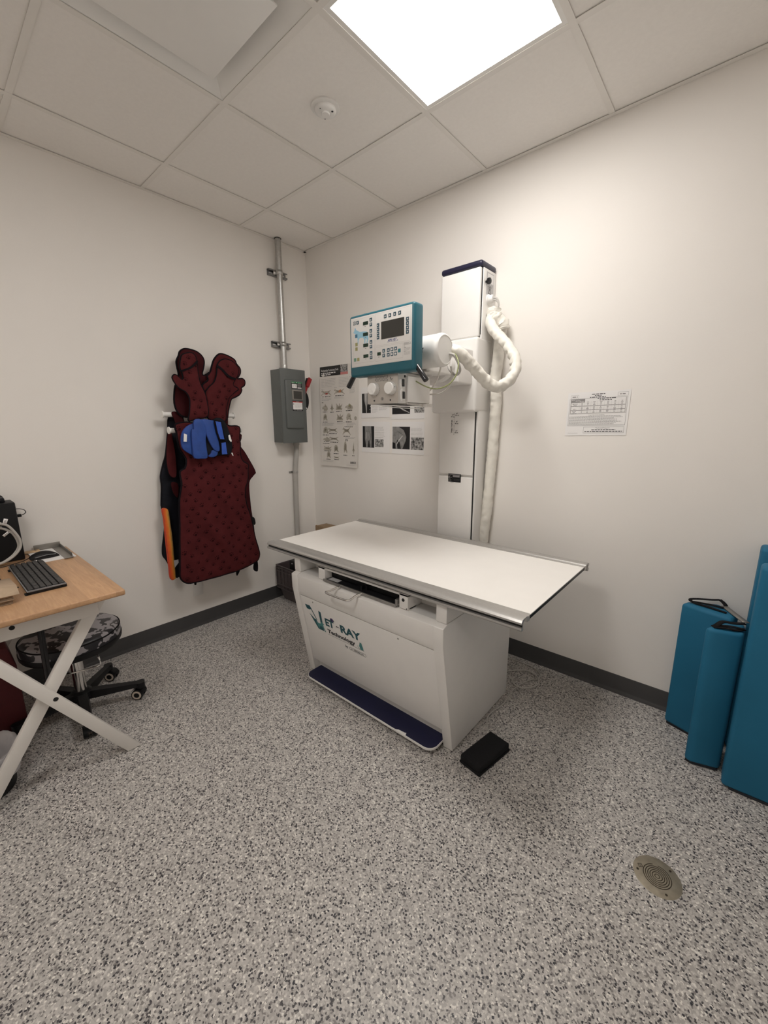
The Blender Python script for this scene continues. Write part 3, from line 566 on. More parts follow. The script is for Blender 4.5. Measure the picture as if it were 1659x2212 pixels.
# foot switch and its cable
t = thing('foot_switch', 'black ribbed rubber foot switch lying on the floor by the table', 'foot pedal', (2.125, -.853, 0))
ang = math.atan2(-.016, .099)
def loc(a, b): return (2.1235+a*math.cos(ang)-b*math.sin(ang), -.8525+a*math.sin(ang)+b*math.cos(ang))
mb = MB(); mb.prism([loc(*p) for p in ((-.052,-.108),(.052,-.108),(.052,.108),(-.052,.108))], 'z', .001, .012, 0, .003); mb.build('pedal_base', 'rubber', t)
mb = MB(); mb.prism([loc(*p) for p in ((-.050,-.106),(.050,-.106),(.050,.104),(-.050,.104))], 'z', .0125, .042, 0, .007, 3); mb.build('pedal_top', 'rubber', t)
cab = smooth([(2.100,-.745,.012),(2.072,-.715,.004),(2.045,-.68,.004),(2.020,-.63,.004),(2.018,-.58,.004),(2.035,-.48,.004),(2.025,-.33,.004),(2.060,-.20,.004),(2.090,-.165,.0045),(2.075,-.10,.0045),(1.998,-.065,.004),(1.80,-.07,.004)], 6)
tag(MB().tube(cab, .0035, 8).build('pedal_cable', 'cable'), 'thin grey cable running from the foot switch along the table base', 'cable')
lp = smooth([(1.985,-.275,.0135),(2.03,-.315,.0135),(2.085,-.285,.012),(2.110,-.225,.010),(2.09,-.165,.0135),(2.03,-.135,.012),(1.97,-.16,.008),(1.90,-.24,.004)], 6)
tag(MB().tube(lp, .0035, 8).build('coiled_cable', 'cable'), 'thin grey cable in a flat loop on the floor behind the table', 'cable')
# ================================================================== TUBE STAND (column, tube head, console)
t = thing('x_ray_tube_stand', 'white x-ray column on the back wall with tube head and teal console', 'x-ray machine', (1.515, -.08, 0))
c = MB(); c.box(1.388, 1.640, -.142, -.004, 0, 2.214, 0, .004); co = c.build('column', 'white', t)
MB().box(1.3915, 1.6255, -.156, -.1425, .02, 1.10, 0, .005, 3).build('front_cover', 'white', t)
MB().box(1.3915, 1.6255, -.156, -.1425, 1.112, 1.88, 0, .005, 3).build('front_cover', 'white', t)
MB().box(1.390, 1.634, -.166, -.1425, 1.868, 2.213, 0, .010, 4).build('upper_cover', 'white2', t)
MB().box(1.6262, 1.6300, -.150, -.1425, .02, 1.88).build('shadow_gap', 'gap', t); MB().box(1.6342, 1.6352, -.150, -.1425, 1.88, 2.212).build('shadow_gap', 'gap', t)
MB().box(1.387, 1.642, -.168, -.004, 2.2145, 2.246, 0, .013, 4).build('top_cap', 'navycap', t)
F = PL((0,-.1562,0), (1,0,0), (0,0,1)); st = MB()
st.rect(F, 1.4635, 1.066, 1.5505, 1.116, .0003, 0); st.rect(F, 1.4655, 1.110, 1.5485, 1.113, .0005, 1); st.frame(F, 1.493, 1.084, 1.546, 1.109, .0012, .0005, 2)
st.rect(F, 1.496, 1.096, 1.542, 1.1075, .0006, 1); st.poly(F, [(1.466,1.094),(1.476,1.106),(1.478,1.103),(1.472,1.094),(1.478,1.086),(1.476,1.083)], .0006, 1); st.rect(F, 1.476, 1.0925, 1.489, 1.0955, .0006, 1)
st.lines(F, 1.467, 1.489, 1.079, 2, .005, .002, .0006, 1); st.lines(F, 1.505, 1.545, 1.082, 2, .005, .002, .0006, 2); st.lines(F, 1.48, 1.515, 1.0635, 1, .005, .0018, .0003, 2)
st.build('rating_sticker', ['black', 'ink2', 'ink'], t)
sd = MB(); sd.rect(F, 1.4930, 1.345, 1.4938, 1.468, .0004)
for z in (1.348, 1.372, 1.396, 1.420, 1.445, 1.463): sd.rect(F, 1.4885 if int(z*1000) % 2 else 1.490, z, 1.4972, z+.0012, .0004)
for x, z, a, b in ((1.499,1.456,'40"','100 cm'),(1.472,1.448,'39"','99 cm'),(1.499,1.409,'35"','90 cm'),(1.499,1.357,'31"','80 cm')):
    sd.text(F, a, x+.006, z+.008, .0066, .0004, 0, bold=.03); sd.text(F, b, x, z-.002, .0064, .0004, 0, bold=.03)
sd.text(PL((1.4825,-.1562,1.355), (0,0,1), (-1,0,0)), 'TABLE TOP SID', 0, 0, .0082, .0004, 0, bold=.025, width=.077)
sd.build('height_scale', 'ink', t)
# stuff on the right side of the column
R = PL((1.6402,0,0), (0,1,0), (0,0,1)); lb = MB()
lb.rect(R, -.112, 2.088, -.028, 2.200, .0003, 0); lb.rect(R, -.100, 2.150, -.034, 2.194, .0005, 1); lb.lines(R, -.098, -.036, 2.143, 3, .006, .0025, .0005, 2)
lb.tube([R.p(-.089,2.094,.0005), R.p(-.060,2.135,.0005)], .0008, 5, 3); lb.tube([R.p(-.055,2.096,.0005), R.p(-.078,2.132,.0005)], .0008, 5, 3); lb.frame(R, -.086, 2.118, -.058, 2.136, .0014, .0006, 3); lb.rect(R, -.082, 2.0905, -.058, 2.098, .0005, 3)
lb.build('side_label', ['labelgrey', 'paper', 'ink2', 'ink'], t)
MB().lathe((1.640,-.117,2.147), (1,0,0), [(.006,0),(.006,.010),(.015,.011),(.0165,.018),(.015,.026),(.008,.030),(.002,.031)], 24).build('brake_knob', 'blackgloss', t)
# carriage and arm
MB().box(1.350, 1.643, -.186, -.020, 1.472, 1.866, 0, .016, 4).build('carriage', 'white', t)
MB().box(1.420, 1.618, -.332, -.180, 1.618, 1.800, 0, .010, 3).build('arm', 'white', t)
MB().box(1.445, 1.595, -.585, -.330, 1.655, 1.765, 0, .008, 3).build('arm_extension', 'white', t)
mb = MB(); mb.lathe((1.515,-.340,1.71), (0,-1,0), [(.085,0),(.085,.03),(.078,.036)], 40); mb.build('rotation_flange', 'white', t)
# tube housing: horizontal can with rounded end caps
tb = MB(); ax = (1.296,-.64,1.728)
tb.lathe(ax, (1,0,0), [(.050,0),(.062,.004),(.069,.014),(.070,.03),(.0705,.40),(.0705,.410),(.0715,.412),(.0715,.424),(.068,.434),(.0635,.4385),(.061,.4395),(.0602,.438),(.002,.438)], 56)
to = tb.build('tube_housing', 'white2', t, sharp=40)
mb = MB(); mb.prism([(1.655,1.735),(1.667,1.735),(1.662,1.727)], 'y', -.7106, -.7080); mb.rect(PL((1.661,-.711,1.724), (1,0,0), (0,0,1)), -.0015, -.010, .0012, .004, .0006); mb.build('focus_mark', 'ink', to)
for x, r in ((1.355,.05),(1.60,.035)): MB().cyl((x,-.690,1.735), (x,-.765,1.735), r, n=28).build('console_mount', 'white2', t)
# console
b = MB(); b.box(1.3225, 1.7045, -.8295, -.763, 1.6255, 1.8965, 0, .0125, 4); cb = b.build('console', 'teal', t)
rb = MB()
for x in (1.415, 1.600): MB().box(x-.010, x+.010, -.816, -.776, 1.8950, 1.8985, 0, .0012).build('casing_rib', 'teal', cb)
for x in (1.40, 1.645): MB().lathe((x,-.800,1.6260), (0,0,-1), [(.014,0),(.014,.0012),(.0125,.0016),(.011,.0006),(.002,.0006)], 20).build('screw_boss', 'teal', cb)
pb = MB(); pb.box(1.336, 1.692, -.8312, -.8285, 1.6685, 1.8840, 0, .0009); pb = pb.build('control_panel', 'plate', cb)
Q = PL((0,-.8313,0), (1,0,0), (0,0,1))
def button(x, z, mat, icon, w=.0152, h=.0152):
    m = MB(); m.box(x-w/2, x+w/2, -.8318, -.8310, z-h/2, z+h/2, 0, .0003, 1); q = PL((0,-.8319,0), (1,0,0), (0,0,1)); s = w*.26
    if icon == 'up': m.poly(q, [(x-s,z-s),(x+s,z-s),(x,z+s)], .0002, 1)
    if icon == 'down': m.poly(q, [(x-s,z+s),(x,z-s),(x+s,z+s)], .0002, 1)
    if icon == 'right': m.poly(q, [(x-s,z-s),(x+s,z),(x-s,z+s)], .0002, 1)
    if icon == 'left': m.poly(q, [(x+s,z-s),(x+s,z+s),(x-s,z)], .0002, 1)
    if icon == 'icon': m.poly(q, [(x-s,z-s),(x+s,z-s*.8),(x+s*.6,z+s*.5),(x-s*.4,z+s)], .0002, 1)
    if icon == 'square': m.frame(q, x-s*1.2, z-s*1.2, x+s*1.2, z+s*1.2, s*.7, .0002, 1)
    if icon == 'bar': m.rect(q, x-s*.35, z-s, x+s*.35, z+s, .0002, 1)
    if icon == 'round': m.disc(q, x, z, s*1.15, .0002, 1)
    return m.build('button', [mat, 'plate'], pb)
CON = DATA['con']
for k, mat, ic in (('dark','btn','icon'),('right','btn','right'),('left','btn','left'),('up','btn','up'),('down','btn','down'),('teal','btnteal',None),('blue','btnblue',None),('olive','btnolive',None),('green','btngreen',None)):
    for x, z in CON[k]: button(x, z, mat, ic)
for (x, z), ic in zip(CON['misc'], ('square','bar','icon','round','icon','icon','round','round')): button(x, z, 'btn', ic)
for x, z in CON['disp']: MB().box(x-.0158, x+.0158, -.8318, -.8310, z-.0073, z+.0073, 0, .0003, 1).build('readout', 'display', pb)
for x, z in CON['disp2']: MB().box(x-.0105, x+.0105, -.8318, -.8310, z-.0070, z+.0070, 0, .0003, 1).build('readout', 'display', pb)
MB().box(1.5238, 1.6525, -.8319, -.8310, 1.7702, 1.8422, 0, .0004, 1).build('screen', 'dark', pb)
g = MB()
g.poly(Q, CON['dog'], .0002, 0)
g.text(Q, 'APR-VET', 1.5605, 1.7562, .0098, .0003, 1, bold=.018, shear=.25, width=.052)
g.rect(Q, 1.559, 1.7535, 1.615, 1.7543, .0003, 1); g.disc(Q, 1.6165, 1.7562, .002, .0003, 1)
for x0, z0, x1, z1 in ((1.350,1.6845,1.483,1.876),(1.4895,1.7460,1.6862,1.879),(1.4892,1.6815,1.6455,1.7413)): g.frame(Q, x0, z0, x1, z1, .0007, .0002, 2)
g.frame(Q, 1.651, 1.732, 1.6863, 1.7403, .0006, .0003, 3); g.text(Q, 'SEDECAL', 1.656, 1.7345, .0034, .0003, 3, width=.026); g.disc(Q, 1.6535, 1.7360, .0012, .0003, 3, 8)
g.lines(Q, 1.6512, 1.658, 1.7275, 1, .003, .0012, .0003, 3); g.lines(Q, 1.6512, 1.662, 1.7225, 1, .003, .0014, .0003, 3, 0); g.lines(Q, 1.6512, 1.6862, 1.7198, 4, .0032, .0014, .0003, 2, .2)
g.lines(Q, 1.6512, 1.664, 1.7062, 1, .003, .0014, .0003, 3, 0); g.lines(Q, 1.6512, 1.6862, 1.7030, 4, .0032, .0014, .0003, 2, .2)
for x, z in ((1.4275,1.8385),(1.428,1.7925),(1.4285,1.7455),(1.4290,1.699),(1.5095,1.6985)): g.rect(Q, x-.0035, z-.001, x+.0035, z+.0008, .0003, 3)
g.rect(Q, 1.340, 1.6705, 1.689, 1.671, .0002, 2)
g.build('printed_marking', ['dogblue','blueink','ink3','ink'], pb)
for p0, p1 in (((1.690,-.800,1.655),(1.7515,-.806,1.583)), ((1.331,-.800,1.648),(1.284,-.806,1.583))):
    d = (Vector(p1)-Vector(p0)); L_ = d.length
    MB().lathe(p0, d, [(.007,0),(.011,.004),(.0115,.03),(.0125,L_-.006),(.0115,L_-.001),(.002,L_)], 24).build('handle', 'blackgloss', cb)
# collimator
k = MB(); k.box(1.4085, 1.5920, -.7985, -.556, 1.4985, 1.632, 0, .003, 2); ko = k.build('collimator', 'white', t)
MB().box(1.4085, 1.5935, -.8012, -.7986, 1.4990, 1.6265, 0, .001).build('face_plate', 'silverplate', ko)
fq = PL((0,-.8013,0), (1,0,0), (0,0,1)); mk = MB()
for cx_, cz_, a0, a1 in ((1.4560,1.5660,-2.3,.1), (1.5580,1.5640,-2.7,-1.2)):
    for i in range(8):
        a = a0+(a1-a0)*i/7; mk.rect(PL((cx_,-.8013,cz_),(math.cos(a),0,math.sin(a)),(-math.sin(a),0,math.cos(a))), .029, -.0006, .0325, .0006, .0003)
        if i < 5: mk.rect(PL((cx_,-.8013,cz_),(math.cos(a),0,math.sin(a)),(-math.sin(a),0,math.cos(a))), .0225, -.002, .0245, .002, .0003)
for i in range(10):
    x = 1.4580+.0082*i
    for j in range(8):
        if (i*3+j) % 5: mk.rect(fq, x, 1.5985+.0031*j, x+.0045, 1.6002+.0031*j, .0003)
mk.poly(fq, [(1.549,1.6065),(1.555,1.6065),(1.552,1.615)], .0003); mk.lines(fq, 1.552, 1.565, 1.606, 2, .005, .002, .0003)
ic = [(1.5012+.0068*math.cos(2*PI*i/20), 1.5203+.0068*math.sin(2*PI*i/20)) for i in range(20)]
mk.tube([fq.p(a, b, .0003) for a, b in ic], .0007, 5, closed=True); mk.rect(fq, 1.4985, 1.5170, 1.5040, 1.5225, .0003)
mk.build('scale_print', 'ink', ko)
for x, z in ((1.4517,1.5139),(1.5507,1.5129)): MB().lathe((x,-.8012,z), (0,-1,0), [(.0042,0),(.0042,.001),(.002,.0016),(.0005,.0016)], 14).build('screw', 'ink', ko)
for x, z, a in ((1.4560,1.5660,-.5), (1.5580,1.5640,.15)):
    kb = MB().lathe((x,-.8012,z), (0,-1,0), [(.0285,0),(.0285,.004),(.0272,.0055),(.0262,.0225),(.0245,.0248),(.002,.0252)], 40).build('knob', 'white2', ko)
    m2 = MB()
    if a < 0: m2.box(-.0012, .0012, -.0262, -.004, .008, .0285); m2.v = [(x+(p[0]*math.cos(a)-p[2]*math.sin(a)), -.8012+p[1]*1.0, z-.0+(p[0]*math.sin(a)-p[2]*math.cos(a))) for p in m2.v]
    else: m2.disc(PL((x+.0270,-.813,z+.004),(0,1,0),(0,0,1)), 0, 0, .0022, .0003, 0)
    m2.build('pointer', 'white' if a < 0 else 'ink', kb)
SP = PL((1.5922,0,0), (0,1,0), (0,0,1))
sw = MB(); sw.prism([(-.788,1.575),(-.788,1.600),(-.766,1.606),(-.759,1.567),(-.771,1.560),(-.760,1.553),(-.757,1.514),(-.778,1.506),(-.784,1.515),(-.786,1.55),(-.780,1.560)], 'x', 1.592, 1.602, 0, .002); sw = sw.build('switch_plate', 'white2', ko)
for za, zb, dy in ((1.570,1.602,0), (1.517,1.549,.004)):
    MB().box(1.6015, 1.6055, -.7825+dy, -.7655+dy, za, zb, 0, .002).build('rocker_switch', 'blackgloss', sw)
MB().lathe((1.5920,-.7495,1.6170), (1,0,0), [(.006,0),(.006,.0015),(.004,.002),(.001,.002)], 16).build('pilot_hole', 'gap', ko)
MB().box(1.5905, 1.6060, -.742, -.57, 1.503, 1.618, 0, .003).build('side_cover', 'white', ko)
for bx in ((1.436, 1.604, -.800, -.640, 1.4900, 1.4935), (1.428, 1.598, -.802, -.645, 1.4815, 1.4845)):
    ac = MB(); ac.box(*bx, 0, .0005); ac.v = [(p[0]+(p[1]+.72)*.10, p[1]+(p[0]-1.515)*-.06, p[2]+(p[0]-1.515)*-.07) for p in ac.v]; ac.build('filter_slot', 'white2', ko)
MB().box(1.430, 1.60, -.74, -.58, 1.4935, 1.4990).build('slot_rail', 'offwhite', ko); MB().box(1.585, 1.625, -.62, -.575, 1.486, 1.50).build('slot_rail', 'offwhite', ko)
nk = MB(); nk.box(1.42, 1.61, -.735, -.56, 1.6320, 1.6420, 0, .001); nk.cyl((1.515,-.64,1.641), (1.515,-.64,1.675), .06, n=32); nk.box(1.45, 1.60, -.70, -.685, 1.642, 1.662, 0, .001); nk.build('collimator_neck', 'alud', t)
# loose wires under the tube
def wire(name, pts, r, mat, k=6): return MB().tube(smooth(pts, k), r, 8).build(name, mat, t)
wire('ground_wire', [(1.500,-.735,1.650),(1.549,-.70,1.638),(1.585,-.687,1.612),(1.656,-.673,1.573),(1.71,-.66,1.561),(1.762,-.647,1.578),(1.789,-.633,1.616),(1.791,-.62,1.666),(1.765,-.60,1.705),(1.735,-.585,1.72)], .0028, 'ground')
wire('loop_cable', [(1.735,-.605,1.715),(1.756,-.60,1.706),(1.772,-.58,1.662),(1.763,-.56,1.639),(1.729,-.54,1.629),(1.685,-.52,1.656),(1.659,-.50,1.690),(1.64,-.47,1.71),(1.60,-.45,1.72)], .0058, 'cable')
wire('supply_cable', [(1.690,-.61,1.672),(1.685,-.60,1.658),(1.650,-.56,1.640),(1.618,-.525,1.622),(1.560,-.48,1.590),(1.510,-.45,1.568)], .0042, 'cablewhite')
wire('supply_cable', [(1.712,-.555,1.668),(1.712,-.55,1.650),(1.695,-.518,1.613),(1.655,-.485,1.579),(1.586,-.453,1.558),(1.500,-.42,1.560)], .0042, 'cablewhite')
wire('signal_cable', [(1.60,-.70,1.662),(1.615,-.68,1.640),(1.605,-.64,1.630),(1.59,-.60,1.645)], .0035, 'cablewhite')
# hose outlet and vinyl cable sleeves
MB().lathe((1.640,-.082,2.066), (1,0,0), [(.026,0),(.027,.004),(.024,.008),(.021,.010),(.021,.026),(.018,.032),(.002,.032)], 28).build('cable_outlet', 'white2', t)
for dz in (-.006, .004): wire('outlet_cable', [(1.668,-.082,2.066+dz),(1.690,-.080,2.058+dz),(1.700,-.078,2.030),(1.690,-.080,1.985)], .005, 'cable')
def sleeve(pts, r, flat, seed, k=7, up=(0,0,1), amp=.16, wrinkle=.26, pinch=None):
    rnd = random.Random(seed); path = smooth(pts, k); rs = []; n = len(path); w = 0
    for i in range(n):
        if i % 3 == 0: w = rnd.uniform(-amp, amp)
        rs.append(r*(1+w*(1 if i % 3 == 0 else .3)))
    m = MB(); m.tube(path, rs, 20, flat=flat)
    from mathutils import noise
    nv = len(m.v); n16 = 20; out = []; arc = [0.]
    for i in range(1, n): arc.append(arc[-1]+(path[i]-path[i-1]).length*(1+.25*math.sin(i*.37)))
    for i, p in enumerate(m.v):
        c = path[min(i//n16, n-1)]; d = Vector(p)-c; L_ = d.length or 1e-6
        q = Vector(p)*26+Vector((seed*3.1, 0, 0)); a = noise.noise(q); b = noise.noise(q*2.3)
        crease = abs(a); k_ = wrinkle*((.5-crease*2.2)*.55+b*.35)
        if pinch:
            C_, f_ = pinch; tc_ = (Vector(C_)-c); w_ = max(0., (d/L_).dot(tc_.normalized())-.05)*max(0., 1-abs(tc_.length-.13)/.12)
            s_ = arc[min(i//n16, n-1)]*f_; k_ -= .62*w_*(1-abs((s_ % 1)-.35)*2 if True else 0)**2
        out.append(tuple(c+d*(1+max(-.46, k_))))
    m.v = out
    return m.build('cable_sleeve', 'sleeve', t, sharp=48)
sleeve([(1.690,-.082,1.985),(1.672,-.095,1.965),(1.676,-.115,1.935),(1.722,-.15,1.882),(1.772,-.17,1.835),(1.820,-.195,1.789),(1.872,-.23,1.727),(1.903,-.28,1.660),(1.893,-.33,1.603),(1.856,-.375,1.580),(1.822,-.42,1.607),(1.797,-.465,1.648),(1.777,-.51,1.685),(1.752,-.55,1.722),(1.725,-.565,1.735),(1.70,-.56,1.735)], .0275, 1., 3, 22, amp=.0, pinch=((1.79,-.26,1.70), 19.))
sleeve([(1.678,-.070,2.010),(1.676,-.078,1.985),(1.690,-.075,1.965),(1.715,-.06,1.935),(1.722,-.055,1.905)], .036, 1., 5, 8, amp=.10, wrinkle=.38)
sleeve([(1.708,-.045,1.935),(1.700,-.042,1.86),(1.697,-.042,1.795),(1.690,-.042,1.72),(1.684,-.042,1.65),(1.692,-.040,1.56),(1.693,-.038,1.498),(1.689,-.036,1.40),(1.687,-.036,1.291),(1.680,-.036,1.15),(1.674,-.036,1.019),(1.666,-.036,.88),(1.656,-.036,.76),(1.648,-.036,.60),(1.648,-.036,.30),(1.648,-.036,.012)], .030, 1., 9, 12, amp=.03, wrinkle=.22)
# ================================================================== ON THE BACK WALL
# radiography poster with curling edges; printed in one mesh
t = thing('poster', 'tall printed veterinary poster with black heading, curling off the back wall', 'poster', (.343, -.004, 1.47))
def wx(a, b):      # how far the sheet stands off the wall
    u = (a-.128)/.43; v = (1.86-b)/.785
    return .0015+.010*max(0, v-.86)/.14*(.4+u*.6)+.004*abs(math.sin(v*7+u*2))*(u > .8 or u < .1)+.012*max(0, u-.93)/.07*max(0, v-.3)+.004*max(0,.08-u)/.08
def pp(a, b):      # (u,v) on the sheet -> world xz (sheet hangs slightly askew)
    return (.1365+.432*a-.018*b, 1.864-.785*b-.004*a+.004*b*a)
def onp(q, h=0.): x, z = q; return (x, -.001-wx(x, z)-h, z)
class PP(PL):
    def __init__(s): s.n = Vector((0,-1,0))
    def p(s, a, b, h=0.): return onp(pp(a, 1-b*.5525/1.0), h)   # a: 0..1 across, b: same unit up (sheet is 1 x 1.81)
mb = MB(); NX, NY = 14, 24; vs = []; fs = []
for j in range(NY+1):
    for i in range(NX+1): vs.append(onp(pp(i/NX, j/NY)))
for j in range(NY):
    for i in range(NX): a = j*(NX+1)+i; fs.append((a, a+NX+1, a+NX+2, a+1))
nb = len(vs); vs += [(x, y+.0006, z) for x, y, z in vs]; fs += [tuple(nb+i for i in reversed(f)) for f in fs]
mb.add(vs, fs, 0); sheet = mb.build('sheet', 'posterpaper', t, sharp=60)
Q = PP(); p = MB(); HT = 1.81
def grid_rect(a0, b0, a1, b1, h, mat, n=6):
    for i in range(n):
        for j in range(max(1, n//2)):
            x0, x1 = a0+(a1-a0)*i/n, a0+(a1-a0)*(i+1)/n; m_ = max(1, n//2); y0, y1 = b0+(b1-b0)*j/m_, b0+(b1-b0)*(j+1)/m_; p.rect(Q, x0, y0, x1, y1, h, mat)
grid_rect(0, HT-.168, .55, HT, .0012, 0); grid_rect(.55, HT-.168, 1, HT-.125, .0012, 5); grid_rect(.55, HT-.125, 1, HT, .0012, 6)
p.text(Q, 'Radiography Positioning Guide', .035, HT-.085, .036, .0018, 7, bold=.005, width=.46)
rnd = random.Random(4)
p.lines(Q, .035, .43, HT-.108, 1, .03, .016, .0018, 7, .1, rnd); p.lines(Q, .035, .32, HT-.137, 1, .03, .016, .0018, 7, .1, rnd)
p.lines(Q, .04, .44, HT-.215, 6, .027, .008, .0012, 2, .35, rnd); p.lines(Q, .50, .93, HT-.215, 7, .025, .008, .0012, 2, .35, rnd)
def blob(a, b, w, h, kind):
    if kind == 'dog':
        s = [(-.5,.30),(-.42,.48),(-.36,.30),(-.2,.22),(.2,.22),(.42,.42),(.46,.38),(.28,.10),(.32,-.1),(.5,-.46),(.44,-.5),(.22,-.16),(-.1,-.16),(-.3,-.14),(-.5,-.46),(-.56,-.42),(-.36,0),(-.40,.12),(-.55,.12)]
    elif kind == 'head':
        s = [(-.5,-.05),(-.3,.12),(-.1,.2),(.0,.5),(.12,.32),(.42,.05),(.5,-.3),(.3,-.5),(-.3,-.5),(-.2,-.3),(-.5,-.25)]
    elif kind == 'spear':
        s = [(0,.5),(.14,.1),(.2,-.1),(.5,-.22),(.22,-.28),(.08,-.5),(-.08,-.5),(-.22,-.28),(-.5,-.22),(-.2,-.1),(-.14,.1)]
    elif kind == 'hands':
        s = [(-.5,-.45),(-.38,.1),(-.42,.45),(-.3,.42),(-.2,.0),(-.05,.05),(.05,.48),(.14,.44),(.1,.0),(.35,.2),(.5,.42),(.46,.1),(.3,-.15),(.5,-.25),(.42,-.5)]
    else:
        s = [(-.3,-.5),(-.36,-.1),(-.28,.3),(-.1,.5),(.12,.48),(.3,.2),(.28,-.2),(.42,-.35),(.3,-.5),(.1,-.3),(-.15,-.35)]
    p.poly(Q, [(a+w*x, b+h*y) for x, y in s], .0012, 3)
    inner = [(a+w*(x*.62+.02), b+h*(y*.62)) for x, y in s]; p.poly(Q, inner, .0016, 4)
    p.lines(Q, a-w*.42, a+w*.2, b-h*.62, 1, .02, .011, .0012, 1, 0, rnd); p.rect(Q, a+w*.27, b-h*.62-.011, a+w*.38, b-h*.62, .0012, 1)
blob(.17, HT-.46, .26, .105, 'dog'); blob(.52, HT-.455, .28, .105, 'dog'); p.poly(Q, [(.13,HT-.49),(.20,HT-.49),(.20,HT-.44),(.13,HT-.435)], .0020, 8); p.poly(Q, [(.49,HT-.475),(.56,HT-.47),(.56,HT-.42),(.51,HT-.43)], .0020, 9)
p.lines(Q, .04, .09, HT-.395, 1, .02, .008, .0012, 2, 0, rnd); p.lines(Q, .38, .45, HT-.38, 1, .02, .008, .0012, 2, 0, rnd)
p.lines(Q, .04, .30, HT-.56, 3, .018, .007, .0012, 2, .3, rnd); p.lines(Q, .38, .64, HT-.55, 2, .018, .007, .0012, 2, .3, rnd); p.lines(Q, .78, .92, HT-.40, 6, .018, .008, .0012, 2, .3, rnd)
p.lines(Q, .04, .08, HT-.63, 1, .02, .01, .0012, 1, 0, rnd)
for a, b, w, h, k in ((.12,.72,.15,.13,'head'),(.31,.72,.12,.14,'spear'),(.50,.72,.18,.13,'hands'),(.77,.72,.21,.11,'head'),(.12,.905,.15,.13,'paw'),(.52,.905,.18,.12,'hands'),(.76,.905,.19,.13,'paw'),
                      (.13,1.145,.18,.13,'paw'),(.33,1.14,.26,.09,'dog'),(.70,1.15,.20,.15,'dog'),(.15,1.30,.18,.08,'head'),(.36,1.30,.26,.09,'dog'),(.17,1.475,.22,.08,'hands'),(.41,1.48,.17,.14,'paw'),(.66,1.45,.12,.22,'paw'),(.88,1.45,.07,.22,'spear'),(.20,1.60,.15,.13,'paw'),(.43,1.645,.16,.05,'dog')):
    blob(a, HT-b, w, h, k)
p.disc(Q, .935, HT-.93, .035, .0012, 3, 9); p.disc(Q, .78, HT-.705, .03, .0020, 10, 12)
p.lines(Q, .04, .36, HT-1.01, 3, .018, .007, .0012, 2, .3, rnd); p.lines(Q, .44, .66, HT-1.005, 2, .018, .007, .0012, 2, .3, rnd); p.lines(Q, .70, .94, HT-1.01, 3, .018, .007, .0012, 2, .3, rnd)
p.lines(Q, .64, .86, HT-1.075, 1, .018, .009, .0012, 1, 0, rnd); p.lines(Q, .66, .94, HT-1.265, 2, .018, .007, .0012, 2, .3, rnd); p.lines(Q, .66, .73, HT-1.30, 2, .022, .010, .0012, 1, .1, rnd)
p.lines(Q, .05, .23, HT-1.385, 1, .018, .009, .0012, 1, 0, rnd); p.lines(Q, .05, .36, HT-1.705, 2, .018, .006, .0012, 2, .2, rnd); p.lines(Q, .70, .95, HT-1.765, 1, .018, .006, .0012, 2, .2, rnd)
p.text(Q, 'IDEXX', .80, HT-1.735, .035, .0014, 1, bold=.03, width=.16)
p.build('printed_content', ['film','ink','ink3','sketch2','sketch','pinkink',XR3,'paper','redink','orangeink','btnolive'], sheet, sharp=80)
# settings chart on the right
t = thing('settings_chart', 'white sheet with a grey printed exposure table, alone on the wall', 'paper sign', (2.215, -.002, 1.45))
CH = PL((2.0735,-.0022,1.3440), (1,0,.012), (.008,0,1)); W_, H_ = .282, .213
m = MB(); m.box(0, W_, -.0006, 0, 0, H_); m.v = [CH.p(a, c_, -b-.0006) for a, b, c_ in m.v]; m.build('sheet', 'paper', t)
p = MB(); rnd = random.Random(12)
p.frame(CH, .010, .048, .272, .182, .0008, .0003, 1); p.frame(CH, .010, .052, .272, .108, .0006, .0003, 1)
p.frame(CH, .014, .184, .052, .200, .0006, .0003, 1); p.frame(CH, .228, .186, .272, .204, .0006, .0003, 1); p.lines(CH, .021, .046, .194, 1, .01, .0045, .0004, 2, 0, rnd); p.lines(CH, .236, .264, .197, 1, .01, .0045, .0004, 2, 0, rnd)
for k, (a0, a1) in enumerate(((.112,.172),(.126,.156),(.104,.176),(.140,.222),(.150,.204))): p.lines(CH, a0, a1, .2025-.0072*k, 1, .01, .0036, .0004, 1, 0, rnd)
x0, x1 = .020, .264; top, bot = .180, .112
p.rect(CH, .0145, bot-.003, x0, top, .0002, 3); p.rect(CH, x1, bot-.003, .268, top, .0002, 3); p.rect(CH, .0145, bot-.0045, .268, bot-.001, .0002, 3)
p.rect(CH, .016, .163, .083, .1805, .0005, 2); p.lines(CH, .019, .034, .1775, 1, .01, .0022, .0008, 0, 0, rnd); p.lines(CH, .038, .060, .1735, 1, .01, .0022, .0008, 0, 0, rnd); p.lines(CH, .058, .080, .1690, 1, .01, .0022, .0008, 0, 0, rnd)
cols = [.058, .083, .112, .142, .173, .204, .235, .264]; rows = [top-.0062*i for i in range(12)]
for i, z in enumerate(rows):
    p.rect(CH, .083 if i < 3 else .058, z-.0002, x1, z+.0002, .0003, 3)
for x in cols: p.rect(CH, x-.0003, bot, x+.0003, top-.012 if x > .06 else .163, .0003, 3)
for z in (.1445, .1245): p.rect(CH, .016, z, x1, z+.0024, .0006, 2)
for i in range(2, 11):
    for j in range(7):
        if i < 3 and j == 0: continue
        a = (cols[j]+cols[j+1])/2 if j < 7 else 0; w = rnd.uniform(.0022, .0055); p.rect(CH, a-w, rows[i]-.0048, a+w, rows[i]-.0022, .0004, 2)
